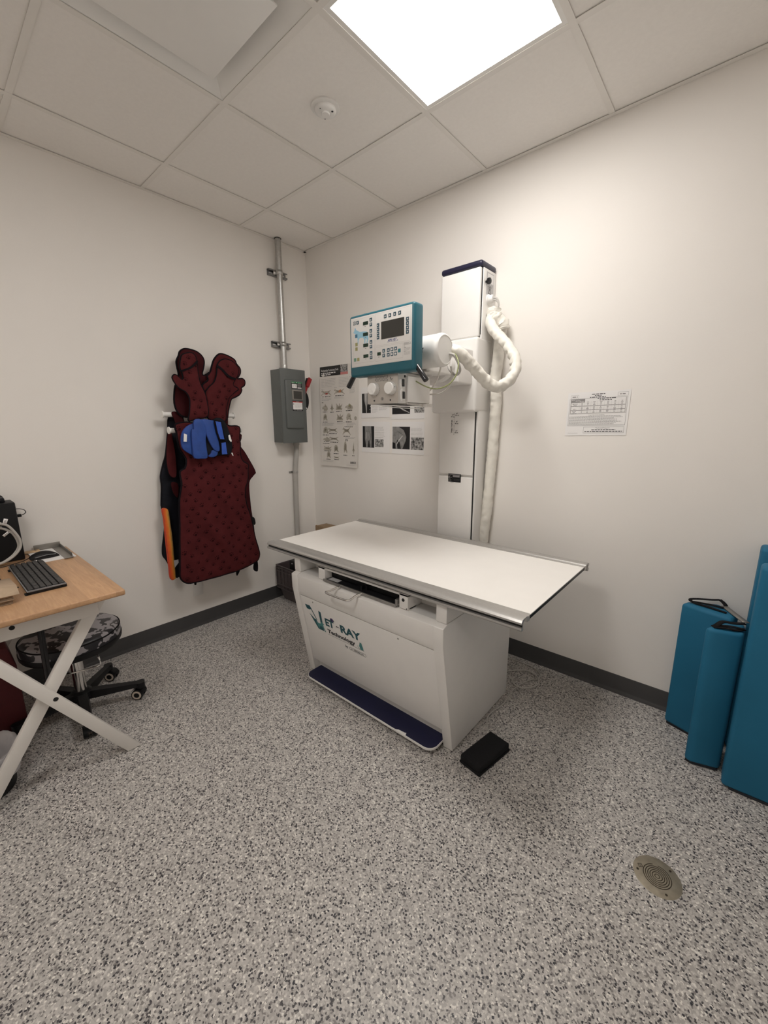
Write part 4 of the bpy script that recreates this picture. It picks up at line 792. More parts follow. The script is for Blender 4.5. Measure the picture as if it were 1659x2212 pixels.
for z, a0, a1 in ((.158,.024,.050),(.152,.030,.044),(.1475,.024,.050),(.134,.028,.044),(.1215,.026,.046),(.1165,.028,.042),(.1110,.022,.048)): p.lines(CH, a0, a1, z, 1, .01, .003, .0004, 2, 0, rnd)
p.text(CH, 'Image Adjustment Guidance', .142, .0985, .0046, .0004, 2, 'c', bold=.01, width=.072)
p.lines(CH, .014, .262, .0950, 8, .0054, .0021, .0004, 2, .5, rnd)
p.frame(CH, .088, .012, .270, .042, .0008, .0003, 1)
p.text(CH, 'Technical Support', .176, .0345, .0042, .0004, 1, 'c', bold=.01, width=.064); p.lines(CH, .126, .234, .0295, 1, .01, .0034, .0004, 1, 0, rnd); p.lines(CH, .094, .264, .0215, 1, .01, .0036, .0004, 1, 0, rnd); p.lines(CH, .014, .062, .0125, 1, .01, .0018, .0004, 3, 0, rnd)
p.build('printed_content', ['paper','ink','ink2','ink3'], t)
# four laminated x-ray sheets
def sheetpaper(x0, x1, z0, z1, label, photos, texts, slant=0.):
    t = thing('xray_sheet', label, 'printed sheet', ((x0+x1)/2, -.002, (z0+z1)/2), 'x-ray example sheets')
    B_ = PL((x0,-.0020,z0), (1,0,slant), (-slant,0,1)); w, h = x1-x0, z1-z0
    m = MB(); m.box(0, w, -.0006, 0, 0, h); m.v = [B_.p(a, c_, -b-.0006) for a, b, c_ in m.v]; m.build('sheet', 'paper', t)
    p = MB()
    for f in photos: f(p, B_)
    for a0, a1, b, n_, pit in texts: p.lines(B_, a0, a1, b, n_, pit, .0026, .0003, 1, .45, random.Random(int(a0*1e4)))
    p.build('printed_content', ['paper','ink3','film',XR1,XR2,XR3,XR4,'bone','flesh'], t)
def photo(a0, b0, a1, b1, mat, extra=()):
    def f(p, B_):
        p.rect(B_, a0, b0, a1, b1, .0003, mat)
        for pts, mt, h in extra: p.poly(B_, pts, .0004+h*.0002, mt)
    return f
sheetpaper(.588, .866, 1.459, 1.678, 'printed sheet with a tall x-ray, upper one beside the poster', [photo(.010,.035,.098,.176,2,[([(.030,.176),(.028,.13),(.045,.09),(.050,.036),(.058,.036),(.062,.09),(.085,.14),(.088,.176)],8,0),([(.040,.176),(.046,.10),(.052,.036),(.055,.036),(.054,.10),(.058,.176)],7,1),([(.085,.060),(.092,.066),(.092,.056)],7,1)])], [(.108,.170,.086,7,.0075),(.178,.262,.092,6,.0075)])
sheetpaper(.888, 1.170, 1.445, 1.662, 'printed sheet under the x-ray collimator, upper one on the right', [photo(.004,.034,.162,.10,2,[([(.055,.100),(.075,.085),(.10,.066),(.158,.045),(.158,.039),(.10,.058),(.062,.080)],8,0),([(.06,.096),(.078,.080),(.155,.043),(.155,.040),(.075,.074)],7,1)]), photo(.198,.04,.28,.10,5)], [])
sheetpaper(.588, .866, 1.208, 1.432, 'printed sheet showing two legs x-rayed from above, lower one beside the poster', [photo(.010,.034,.128,.192,2,[([(.034,.192),(.034,.10),(.046,.036),(.060,.036),(.070,.085),(.078,.09),(.086,.036),(.100,.036),(.104,.10),(.098,.192)],8,0),([(.050,.150),(.053,.10),(.056,.10),(.055,.145)],7,1),([(.040,.12),(.046,.06),(.050,.06),(.048,.12)],4,1),([(.090,.14),(.092,.06),(.096,.06),(.096,.14)],4,1)]), photo(.134,.042,.220,.098,5)], [(.136,.226,.186,5,.0085),(.136,.238,.148,5,.0085),(.136,.234,.110,2,.0075)], -.012)
sheetpaper(.889, 1.170, 1.206, 1.428, 'printed sheet showing a hind leg x-ray from the side, lower one on the right', [photo(.004,.034,.160,.188,2,[([(.004,.188),(.06,.188),(.105,.165),(.128,.12),(.122,.09),(.095,.036),(.082,.036),(.070,.080),(.048,.10),(.042,.082),(.050,.036),(.034,.036),(.030,.075),(.004,.080)],8,0),([(.094,.128),(.062,.098),(.040,.068),(.036,.05),(.040,.05),(.046,.066),(.066,.092),(.097,.124)],7,1),([(.004,.165),(.05,.160),(.10,.135),(.10,.130),(.05,.153),(.004,.158)],4,1)]), photo(.168,.034,.277,.117,6)], [(.166,.270,.180,6,.0085),(.166,.276,.128,2,.0075)], -.010)
# cardboard carton standing in the corner behind the table
t = thing('cardboard_box', 'brown cardboard box against the back wall, mostly hidden behind the table', 'box', (.30, -.075, 0))
MB().box(.155, .44, -.135, -.014, .002, .580, 0, .002).build('carton', 'brownbox', t)
MB().box(.155, .44, -.132, -.120, .580, .5845).build('flap', 'brownbox', t)
# ================================================================== ON THE LEFT WALL
t = thing('safety_switch', 'grey steel electrical disconnect box with red lever on the left wall', 'switch box', (0, -.27, 1.276))
mb = MB(); mb.box(.001, .118, -.383, -.160, 1.278, 1.820, 0, .002); bo = mb.build('enclosure', 'boxgrey', t)
mb = MB(); mb.box(.1195, .1305, -.386, -.156, 1.274, 1.826, 0, .002); do = mb.build('door', 'boxgrey', t)
mb = MB(); mb.box(.110, .1465, -.354, -.186, 1.382, 1.748, 0, .0155, 4); mb.build('embossed_panel', 'boxgrey', do)
L = PL((.1467,0,0), (0,1,0), (0,0,1)); lb = MB()
lb.rect(L, -.302, 1.722, -.204, 1.734, .0004, 0); lb.rect(L, -.302, 1.682, -.204, 1.722, .0004, 1); lb.rect(L, -.297, 1.6865, -.252, 1.7165, .0007, 2); lb.rect(L, -.246, 1.6855, -.208, 1.693, .0007, 2)
lb.lines(L, -.246, -.210, 1.7175, 4, .006, .0022, .0007, 3, .2, random.Random(3)); lb.lines(L, -.297, -.275, 1.7285, 1, .01, .004, .0007, 3, 0); lb.rect(L, -.256, 1.7255, -.250, 1.7305, .0007, 2); lb.lines(L, -.238, -.210, 1.7275, 1, .01, .004, .0007, 3, 0)
lb.tube([L.p(-.286,1.693,.0007), L.p(-.286,1.707,.0007), L.p(-.266,1.709,.0007), L.p(-.262,1.697,.0007)], .0010, 5, 4)
lb.rect(L, -.300, 1.518, -.204, 1.592, .0004, 1); lb.rect(L, -.300, 1.580, -.204, 1.588, .0006, 5); lb.rect(L, -.2965, 1.5285, -.2075, 1.580, .0006, 2); lb.lines(L, -.266, -.236, 1.586, 1, .01, .003, .0008, 2, 0); lb.lines(L, -.281, -.211, 1.574, 5, .0075, .0025, .0008, 3, .3, random.Random(5)); lb.poly(L, [(-.292,1.562),(-.284,1.568),(-.292,1.575)], .0008, 1)
lb.lines(L, -.290, -.262, 1.5245, 1, .01, .002, .0008, 3, 0); lb.rect(L, -.256, 1.5215, -.250, 1.5255, .0008, 2); lb.lines(L, -.244, -.212, 1.5235, 1, .01, .002, .0008, 3, 0)
lb.build('printed_label', ['green','black','paper','ink3','ink2','redink'], do)
wn = MB(); wn.box(.1465, .1500, -.300, -.198, 1.600, 1.674, 0, .0015); wo = wn.build('window_bezel', 'metal', do); MB().box(.1500, .1506, -.287, -.211, 1.607, 1.664).build('viewing_window', 'dark', wo)
for z in (1.715, 1.37): MB().cyl((.1185,-.3865,z-.02), (.1185,-.3865,z+.02), .004, n=12).build('hinge', 'boxgrey', bo)
lv = MB(); q = [(.098+.062*math.cos(a), 1.598+.068*math.sin(a)) for a in [PI*2*i/28 for i in range(28)]]
lv = MB(); q = [(-.156+.050*math.cos(-PI/2+PI*i/20), 1.600+.078*math.sin(-PI/2+PI*i/20)) for i in range(21)]; lv.prism(q, 'x', .078, .106, 0, .003); qd = lv.build('lever_housing', 'black', t)
lv = MB(); lv.poly(PL((.1064,0,0),(0,1,0),(0,0,1)), [(-.150,1.535),(-.128,1.538),(-.141,1.557),(-.152,1.555)][::-1], .0003); lv.build('arrow_mark', 'paper', qd)
def slab(p0, p1, w0, w1, xa, xb, bev): 
    d = (Vector(p1)-Vector(p0)).normalized(); nn = Vector((-d.y, d.x)); return [tuple(Vector(p0)+nn*w0), tuple(Vector(p0)-nn*w0), tuple(Vector(p1)-nn*w1), tuple(Vector(p1)+nn*w1)]
lv = MB(); lv.prism(slab((-.150,1.640),(-.094,1.772),.011,.016,0,0,0), 'x', .080, .100, 0, .003); ln = lv.build('lever', 'black', t)
lv = MB(); lv.prism(slab((-.146,1.652),(-.120,1.712),.010,.011,0,0,0), 'x', .1005, .107, 0, .002); lv.prism(slab((-.120,1.708),(-.086,1.776),.0155,.0165,0,0,0), 'x', .096, .116, 0, .005); lv.build('lever_grip', 'red', ln)
t = thing('conduit', 'shiny steel conduit rising from the grey switch box to the ceiling', 'conduit', (.050, -.287, 1.82))
MB().cyl((.050,-.287,1.829), (.050,-.287,H+.015), .0215, n=32).build('pipe', 'steel', t)
MB().lathe((.050,-.287,1.8265), (0,0,1), [(.027,0),(.027,.010),(.0235,.012),(.0235,.034),(.0225,.036)], 28).build('connector', 'steel', t)
MB().lathe((.050,-.287,H-.0012), (0,0,1), [(.0255,0),(.0255,.001),(.02,.001)], 28).build('ceiling_hole', 'gap', t)
for z in (2.505, 2.010):
    ch = MB(); ch.box(.001, .004, -.362, -.200, z-.0205, z+.0205); ch.box(.001, .027, -.362, -.200, z+.0180, z+.0205); ch.box(.001, .027, -.362, -.200, z-.0205, z-.0180); ch.box(.0245, .027, -.362, -.200, z+.011, z+.0180); ch.box(.0245, .027, -.362, -.200, z-.0180, z-.011)
    ch = ch.build('strut_bracket', 'strut', t)
    sl_ = MB(); sl_.prism([(-.345,z-.004),(-.318,z-.004),(-.314,z),(-.318,z+.004),(-.345,z+.004),(-.349,z)], 'x', .0041, .0044); sl_.disc(PL((.0042,0,0),(0,1,0),(0,0,1)), -.222, z+.002, .006); sl_.build('slot', 'paper', ch)
    cl = MB(); pth = [(.028,-.325,z),(.032,-.314,z)]+[(.050+.0235*math.cos(a), -.287+.0235*math.sin(a), z) for a in [-2.4+4.8*i/14 for i in range(15)]]+[(.032,-.260,z),(.028,-.249,z)]
    vs = [];
    for q in pth: vs += [(q[0],q[1],z-.015), (q[0],q[1],z+.015)]
    cl.add(vs, [(2*i, 2*i+2, 2*i+3, 2*i+1) for i in range(len(pth)-1)]); o = cl.build('pipe_clamp', 'steel', ch); md = o.modifiers.new('Solidify', 'SOLIDIFY'); md.thickness = .0016; md.offset = 0
    MB().cyl((.029,-.250,z-.004), (.040,-.250,z-.004), .005, n=10).build('clamp_bolt', 'strut', ch)
t = thing('plastic_conduit', 'beige plastic pipe running down the left wall below the switch box', 'pipe', (.028, -.21, .02))
MB().tube(smooth([(.036,-.199,1.276),(.036,-.202,1.20),(.031,-.212,1.10),(.028,-.216,1.03),(.027,-.218,.95),(.028,-.223,.75),(.028,-.226,.5),(.028,-.228,.25),(.028,-.228,.02)], 6), .0205, 20).build('pipe', 'pvc', t)
MB().cyl((.036,-.199,1.272), (.036,-.199,1.250), .0245, n=24).build('adapter', 'pvc', t)
cl = MB(); cl.cyl((.028,-.216,1.026), (.028,-.216,1.042), .0225, n=24); cl.box(.001, .006, -.262, -.176, 1.026, 1.042, 0, .001); cl.cyl((.006,-.252,1.034), (.012,-.252,1.034), .006, n=12); cl.cyl((.006,-.186,1.034), (.012,-.186,1.034), .006, n=12); cl.build('strap_clamp', 'steel', t)
t = thing('cover_plate', 'blank white cover plate low on the left wall under the apron', 'cover plate', (.001, -1.09, .28))
MB().box(.0004, .0065, -1.127, -1.057, .228, .345, 0, .002).build('plate', 'white2', t)
# ================================================================== APRON RACK AND WHAT HANGS ON IT
t = thing('apron_rack', 'white wall rack with two horizontal rods holding the aprons', 'rack', (.0, -.99, 1.43))
MB().box(.0005, .012, -1.03, -.95, 1.32, 1.56, 0, .003).build('wall_bracket', 'white2', t)
for x, z in ((.08,1.475),(.15,1.379)):
    rd = MB().cyl((x,-1.222,z), (x,-.760,z), .0152, n=24); rd.box(.010, x, -1.025, -1.010, z-.008, z+.008); rd.box(.010, x, -.970, -.955, z-.008, z+.008); rd.build('rod', 'white2', t)
    for y, s in ((-1.229,1),(-.753,-1)): MB().lathe((x,y,z), (0,s,0), [(.0205,0),(.0215,.002),(.0215,.006),(.0152,.008)], 28).build('end_cap', 'white2', t)
MB().prism([(-1.008,1.452),(-.985,1.478),(-.962,1.452)], 'x', .1285, .1305, 0, .0006).build('glove_post', 'white2', t)
def wr(seed, amp, fz=7., fy_=9.):
    r = random.Random(seed); K = [(r.uniform(.6,1.4)*fy_, r.uniform(-.6,.6)*fz, r.uniform(0,6), r.uniform(.5,1)) for _ in range(5)]
    return lambda y, z: amp*sum(k*math.sin(a*y*3+b*z*3+c_) for a, b, c_, k in K)/2.5
def paws(mb, fx, ol, mat, seed, pitch=.070, size=.0105, keep=None):
    r = random.Random(seed); ys = [p[0] for p in ol]; zs = [p[1] for p in ol]; row = 0; z = min(zs)
    while z < max(zs):
        y = min(ys)+(pitch/2 if row % 2 else 0)
        while y < max(ys):
            c_ = (y+r.uniform(-.013,.013), z+r.uniform(-.011,.011)); a = r.uniform(-.9,.9); s = size*r.uniform(.85,1.15)
            if inside(c_, ol) and edist(c_, ol) > s*1.2 and (keep is None or keep(*c_)):
                def put(u, v, ru, rv, n):
                    q = []
                    for i in range(n):
                        du, dv = u+ru*math.cos(2*PI*i/n), v+rv*math.sin(2*PI*i/n)
                        yy = c_[0]+s*(du*math.cos(a)-dv*math.sin(a)); zz = c_[1]+s*(du*math.sin(a)+dv*math.cos(a)); q.append((fx((yy,zz))+.0012, yy, zz))
                    mb.add(q, [tuple(range(n))], mat)
                put(0, -.25, .72, .55, 10)
                for u, v in ((-1.05,.35),(-.45,.95),(.35,.98),(1.0,.42)): put(u, v, .24, .32, 7)
            y += pitch
        z += pitch*.60; row += 1
def hang(name, key, x, th, disp, mat, parent, puff=.005, trim=.0042, pw=None, trimmat='trim', step=.020, sm=4, **kw):
    m = MB(); ol, fx = cloth(m, DATA[key], x, th, disp, puff, step, 0, sm)
    if pw: paws(m, fx, ol, 1, pw, **kw)
    o = m.build(name, [mat, 'burgpaw'], parent, sharp=70)
    if trim: binding(ol, fx, trim, 0).build('binding', trimmat, o)
    return o
# dark apron folded over the upper rod
t = thing('lead_apron', 'black and navy lead apron behind the burgundy one, on the upper rod', 'apron', (.07, -1.12, .5))
hang('body', 'dark_apron', .052, .024, wr(2, .006), 'navycloth', t, .006, .004)
hang('lining', 'dark_panel', .094, .010, wr(3, .004), 'burg', t, .004, .003, pw=31, pitch=.12)
hang('lining', 'dark_flap', .094, .010, wr(4, .004), 'burgdark', t, .004, .003)
hang('shoulder_strap', 'strap', .1025, .004, wr(5, .001), 'burgdark', t, .001, .0018); hang('shoulder_strap', 'strap2', .1025, .004, wr(6, .001), 'burgdark', t, .001, .0018)
hang('care_tag', 'tag', .112, .001, wr(8, .001), 'labelgrey', t, .0005, 0, step=.012, sm=1)
# tie-dye apron: only its edge shows
t = thing('lead_apron', 'orange tie-dye lead apron edge hanging at the left of the stack', 'apron', (.11, -1.26, .33))
hang('body', 'tie', .100, .024, wr(9, .003), 'tie', t, .004, .002, trimmat='redink', step=.014)
# burgundy paw-print apron in front on the lower rod
t = thing('lead_apron', 'burgundy lead apron with black paw prints, frontmost on the lower rod', 'apron', (.17, -.92, .35))
def fold(y, z): return .018*math.exp(-((y+1.03+(z-.72)*.55)/.035)**2)*max(0, min(1, (1.15-z)/.3))*max(0, min(1, (z-.45)/.2))
w0 = wr(11, .008, 5, 5); wf = wr(17, .0035, 22, 16)
def w1(y, z): return w0(y, z)+wf(y, z)
fr = hang('front_panel', 'apron_front', .193, .011, lambda y, z: w1(y, z)+fold(y, z), 'burg', t, .006, .0060, pw=21, step=.014, pitch=.076, size=.0122)
hang('back_panel', 'apron_back', .124, .016, wr(12, .006), 'burgdark', t, .005, .0045)
hang('buckle', 'buckle', .150, .012, wr(13, .001), 'black', t, .003, 0, step=.012)
for k in ('tail1', 'tail2', 'tail3'): hang('strap_end', k, .140, .003, wr(14, .001), 'blackcloth', t, .001, 0, step=.012)
# two mittens slipped over the glove posts
for nm, lbl, kk, xx in (('left', 'burgundy paw-print x-ray mitten, left of the pair above the apron', 'mittL', .150), ('right', 'burgundy x-ray mitten, right of the pair above the apron', 'mittR', .146)):
    t = thing('protective_mitten', lbl, 'mitten', (xx, -.99 if nm == 'left' else -.86, 1.47), 'lead mittens above the apron')
    hang('back_layer', kk+'_back', .118 if nm == 'left' else .141, .013 if nm == 'left' else .009, wr(15+len(nm), .004, 9, 9), 'burg' if nm == 'right' else 'burgdark', t, .006, .0062)
    hang('palm_layer', kk+'_front', .184 if nm == 'left' else .160, .010 if nm == 'left' else .004, wr(25+len(nm), .005, 9, 9), 'burg', t, .007, .0052, pw=41+len(nm), pitch=.068, size=.0112)
    hang('wrist_band', kk+'_band', .198 if nm == 'left' else .174, .004, wr(35, .002), 'trim', t, .002, 0, step=.012)
# thyroid collar draped over the top of the apron
t = thing('thyroid_collar', 'royal blue thyroid collar with folded straps on the burgundy apron', 'collar', (.23, -.95, 1.33))
def col(name, key, x, th, mat, trim=.003, tm='royaldark', puff=.005, sm=3): return hang(name, 'collar_'+key, x+.013, th, wr(hash_(key), .003, 9, 9), mat, t, puff, trim, trimmat=tm, step=.014, sm=sm)
def hash_(s_): return sum(ord(c_)*(i+3) for i, c_ in enumerate(s_))
col('backing', 'backing', .212, .008, 'navycloth', .003, 'trim'); lo_ = col('neck_shield', 'lobe', .218, .014, 'royal')
col('front_flap', 'flap', .238, .014, 'royal'); col('fold', 'middle', .232, .010, 'royal'); col('fold', 'lower', .226, .008, 'royal')
col('strap', 'rstrap', .246, .008, 'royal2', .0062, 'trim', sm=1); col('strap', 'rlow', .238, .008, 'royal2', .0055, 'trim', sm=1)
for k in ('tag1', 'tag2', 'tag3'): hang('care_tag', 'collar_'+k, .247, .001, wr(50, .0005), 'paper', t, .0005, 0, step=.01, sm=1)
# ================================================================== DESK CORNER
t = thing('desk', 'small wooden-topped desk with white crossed legs by the left wall', 'desk', (.49, -2.09, 0))
MB().box(.010, .967, -2.41, -1.786, .728, .752, 0, .006, 3).build('tabletop', 'wood', t)
MB().box(.884, .904, -2.36, -1.872, .656, .7275, 0, .0015).build('rail', 'deskwhite', t); MB().box(.06, .08, -2.36, -1.84, .656, .7275, 0, .0015).build('rail', 'deskwhite', t)
MB().box(.08, .884, -2.345, -2.325, .664, .7275).build('rail', 'deskwhite', t)
MB().lathe((.9043,-2.133,.698), (1,0,0), [(.0085,0),(.0085,.0006),(.002,.0006)], 18).build('bolt_hole', 'gap', t)
for xf in (.902, .082):
    s = 1 if xf > .5 else -1
    a = MB(); a.prism([(-1.828,.7275),(-1.883,.7275),(-2.342,.0015),(-2.292,.0015)], 'x', xf-.034*1, xf-.006, 0, .0015); la = a.build('leg', 'deskwhite', t)
    b = MB(); b.prism([(-2.263,.7275),(-2.311,.7275),(-1.8505,.0015),(-1.800,.0015)], 'x', xf-.0055, xf+.022, 0, .0015); l2 = b.build('leg', 'deskwhite', t)
    if xf > .5: MB().lathe((xf+.0222,-2.055,.376), (1,0,0), [(.0085,0),(.0085,.0006),(.002,.0006)], 18).build('bolt_hole', 'gap', l2)
# swivel stool with peeling seat
SC = (.445, -1.90)
t = thing('swivel_stool', 'round wheeled stool with peeling black seat under the desk', 'stool', (*SC, 0))
MB().lathe((*SC,.352), (0,0,1), [(.150,0),(.188,.003),(.200,.020),(.202,.055),(.199,.072),(.194,.080),(.180,.088),(.10,.094),(.003,.096)], 64).build('seat', 'vinyl', t)
MB().lathe((*SC,.350), (0,0,1), [(.186,.0),(.197,.006),(.2025,.016),(.2040,.030),(.2038,.036),(.2015,.0365)], 64, 0, cap=False).build('seat_skirt', 'black', t)
MB().tube([(SC[0]+.1985*math.cos(a), SC[1]+.1985*math.sin(a), .4265+.0012*math.sin(a*9)) for a in [2*PI*i/72 for i in range(72)]], .0035, 7, closed=True).build('seam_piping', 'blackcloth', t)
MB().lathe((*SC,.330), (0,0,1), [(.06,0),(.150,.006),(.150,.0225)], 40).build('seat_plate', 'black', t)
MB().cyl((*SC,.105), (*SC,.335), .026, n=28).build('column', 'chrome', t)
lv = smooth([(SC[0]+.05,SC[1]+.02,.338),(SC[0]+.14,SC[1]+.055,.338),(SC[0]+.165,SC[1]+.060,.328),(SC[0]+.172,SC[1]+.062,.300),(SC[0]+.168,SC[1]+.050,.288),(SC[0]+.15,SC[1]-.02,.287),(SC[0]+.12,SC[1]-.10,.287)], 5)
MB().tube(lv, .004, 8).build('lever', 'chrome', t)
MB().lathe((*SC,.070), (0,0,1), [(.03,0),(.048,.008),(.046,.035),(.030,.046)], 28).build('base_hub', 'black', t)
for k in range(5):
    a = math.radians(66+72*k) if k else math.radians(66)
    a = [1.10, 2.43, 3.62, 4.87, 6.15][k]
    d = (math.cos(a), math.sin(a)); e = (SC[0]+.255*d[0], SC[1]+.255*d[1])
    m = MB(); n_ = 7
    sec = []
    for i in range(n_+1):
        u = i/n_; rr_ = .02+.235*u; w = .026-.006*u; z1 = .108-.018*u; z0 = .066+.006*u
        cx_, cy_ = SC[0]+rr_*d[0], SC[1]+rr_*d[1]; sec += [(cx_-d[1]*w, cy_+d[0]*w, z0), (cx_-d[1]*w*.75, cy_+d[0]*w*.75, z1), (cx_+d[1]*w*.75, cy_-d[0]*w*.75, z1), (cx_+d[1]*w, cy_-d[0]*w, z0)]
    fs = [(4*i+j, 4*i+(j+1) % 4, 4*i+4+(j+1) % 4, 4*i+4+j) for i in range(n_) for j in range(4)]+[(0,1,2,3), (4*n_+3,4*n_+2,4*n_+1,4*n_)]
    m.add(sec, fs); m.cyl((e[0],e[1],.060), (e[0],e[1],.092), .021, n=20); m.build('base_arm', 'black', t)
    g_ = a+1.0+(k % 3)*.5
    if k in (0, 1): g_ = -.75
    w = Vector((math.cos(g_), math.sin(g_), 0)); fwd = Vector((-w.y, w.x, 0)); c0 = Vector((e[0], e[1], .029))+fwd*.012*(-1 if k == 0 else 1)
    cs_ = MB()
    for s in (1, -1):
        q = c0+w*.017*s
        cs_.cyl(q-w*.009, q+w*.009, .0275, n=24)
    q0 = c0; hood = [c0+fwd*(.033*math.cos(b))+Vector((0,0,.033*math.sin(b))) for b in [.2+2.6*i/10 for i in range(11)]]
    vs = []
    for p_ in hood: vs += [p_-w*.020, p_+w*.020]
    cs_.add(vs, [(2*i, 2*i+1, 2*i+3, 2*i+2) for i in range(10)]); cs_.cyl((e[0],e[1],.050), (e[0],e[1],.064), .008, n=12)
    co_ = cs_.build('caster', 'black', t)
    hb = MB()
    for s in (1, -1):
        q = c0+w*.0265*s; hb.lathe(q, w*s, [(.0225,0),(.0225,.0008),(.0135,.0012)], 24, 0, cap=False)
    hb.build('wheel_rim', 'hub', co_)
# things on the desk
t = thing('keyboard', 'black computer keyboard on the wooden desk', 'keyboard', (.515, -2.00, .752))
ka = math.atan2(.004, .43)
m = MB(); m.box(.285, .748, -2.058, -1.932, .7525, .7680, 0, .004); m.build('case', 'black', t)
m = MB(); m.box(.7440, .7495, -2.056, -1.934, .7640, .7700, 0, .001); m.box(.288, .7495, -2.060, -2.056, .7640, .7695, 0, .001); m.build('edge_trim', 'keyframe', t)
kk = MB(); rows_ = [(-1.947, 15, .7705), (-1.9675, 15, .7705), (-1.987, 14, .7705), (-2.0065, 13, .7705), (-2.026, 12, .7705), (-2.0455, 9, .7705)]
for y, n_, z in rows_:
    x = .292; w_ = .450/n_
    for i in range(n_): kk.box(x+i*w_+.0006, x+(i+1)*w_-.0006, y-.0086, y+.0076, .7675, .7745, 0, .0014, 1)
kk.build('keys', 'keys', t)
for x in (.32, .735): MB().box(x-.014, x+.014, -2.066, -2.057, .7525, .757, 0, .001).build('foot', 'black', t)
t = thing('computer_mouse', 'black computer mouse in front of the grey metal tray', 'mouse', (.193, -1.905, .757))
m = MB(); prof = []
for i in range(13):
    u = i/12; hgt = .034*math.sin(PI*min(1, .08+u*.9))**.7; wd = .030*(math.sin(PI*(.10+.82*u)))**.55; prof.append((u, hgt, wd))
vs = []; 
for u, hgt, wd in prof:
    for j in range(11): a = PI*j/10; vs.append((.196+wd*math.cos(a)+.012*(u-.5), -1.970+.115*u, .7575+hgt*math.sin(a)**.8))
m.add(vs, [(11*i+j, 11*i+j+1, 11*i+12+j, 11*i+11+j) for i in range(12) for j in range(10)]+[tuple(range(11)), tuple(reversed(range(132,143)))]); mo = m.build('shell', 'black', t)
MB().tube([(.2275,-1.953,.770),(.2290,-1.908,.775),(.226,-1.870,.772)], .0016, 6).build('side_seam', 'keyframe', mo)
MB().tube(smooth([(.190,-1.968,.766),(.188,-1.985,.759),(.20,-2.0,.7575),(.23,-2.08,.756),(.24,-2.2,.756)], 5), .002, 6).build('cord', 'black', t)
t = thing('drawer_tray', 'grey metal tray with pale wood strip lying at the back of the desk', 'tray', (.16, -1.88, .752))
MB().box(.016, .285, -1.955, -1.800, .7525, .7555).build('board', 'paper', t)
m = MB(); m.box(.012, .302, -1.8495, -1.812, .7557, .7577); m.box(.012, .272, -1.8145, -1.812, .7577, .774, 0, .0006); m.box(.012, .016, -1.925, -1.812, .7577, .785, 0, .0006); m.build('channel', 'metal', t)
m = MB(); m.box(.020, .052, -1.972, -1.905, .7557, .764, 0, .001); wo = m.build('wood_strip', 'woodpale', t); MB().lathe((.036,-1.922,.7641), (0,0,1), [(.0045,0),(.0045,.0004),(.001,.0004)], 14).build('hole', 'gap', wo)
t = thing('computer_tower', 'black computer tower standing at the back of the desk', 'computer', (.085, -2.16, .752))
MB().box(.022, .145, -2.36, -1.978, .7535, 1.043, 0, .005).build('case', 'black', t)
pg = MB(); pg.box(.080, .098, -1.9775, -1.957, .960, .974, 0, .002); pg = pg.build('plug', 'black', t)
MB().tube(smooth([(.088,-1.958,.967),(.088,-1.945,.972),(.088,-1.938,.980),(.088,-1.942,.992),(.088,-1.957,1.000),(.088,-1.977,1.003)], 6), .0018, 7).build('cord', 'black', pg)
t = thing('webcam', 'small rounded black device on top of the computer tower', 'webcam', (.08, -2.07, 1.043))
m = MB(); m.prism([(-2.09,1.0435),(-2.008,1.0435),(-2.010,1.062),(-2.016,1.076),(-2.030,1.084),(-2.09,1.084)], 'x', .045, .115, 0, .004); m.build('body', 'blackgloss', t); MB().box(.1152, .1160, -2.09, -2.016, 1.066, 1.069).build('stripe', 'keyframe', t)
w1_ = [(.204,-2.22,.985),(.204,-2.10,.968),(.204,-2.05,.956),(.204,-2.027,.945),(.204,-2.007,.911),(.204,-1.993,.869),(.204,-1.995,.834),(.204,-2.014,.804),(.204,-2.043,.781),(.204,-2.078,.768),(.202,-2.14,.7595),(.205,-2.25,.7565)]
w2_ = [(.190,-2.20,.958),(.190,-2.10,.945),(.190,-2.052,.934),(.190,-2.03,.921),(.190,-2.011,.899),(.190,-2.000,.862),(.190,-2.001,.829),(.190,-2.023,.797),(.190,-2.051,.776),(.190,-2.078,.765),(.190,-2.14,.7585),(.19,-2.25,.7565)]
for pts, lab, tg in ((w1_, 'outer of two pale grey looped cables in front of the black computer', [(.208,-2.043,.956),(.208,-2.030,.950),(.208,-2.020,.975),(.208,-2.034,.981)]), (w2_, 'inner of two pale grey looped cables in front of the black computer', [(.1935,-2.018,.911),(.1935,-2.022,.920),(.1935,-2.050,.899),(.1935,-2.043,.890)])):
    t = thing('data_cable', lab, 'cable', (.195, -2.1, .757), 'grey data cables')
    cb_ = MB().tube(smooth(pts, 6), .0056, 10).build('cable', 'cable', t); MB().cyl((pts[1][0],-2.12,pts[1][2]+.003), (pts[2][0],-2.046,pts[2][2]+.001), .0072, n=12).build('boot', 'cable', t)
    q = MB(); q.add(tg, [(0,1,2,3)]); o = q.build('tag', 'paper', t); md = o.modifiers.new('Solidify', 'SOLIDIFY'); md.thickness = .0006; md.offset = 0
    q = MB(); c_ = [Vector(x) for x in tg]
    for u in (.25, .5, .72): a_ = c_[0].lerp(c_[3], u).lerp(c_[1].lerp(c_[2], u), .25); b_2 = c_[0].lerp(c_[3], u).lerp(c_[1].lerp(c_[2], u), .75); d_ = (c_[3]-c_[0]).normalized()*.0016; X = Vector((.0006,0,0)); q.add([a_+X-d_, b_2+X-d_, b_2+X+d_, a_+X+d_], [(0,1,2,3)])
    q.build('tag_print', 'ink2', o)
t = thing('cardboard_stack', 'stack of folded cardboard sheets on the front corner of the desk', 'cardboard', (.71, -2.26, .752))
m = MB(); rnd = random.Random(8)
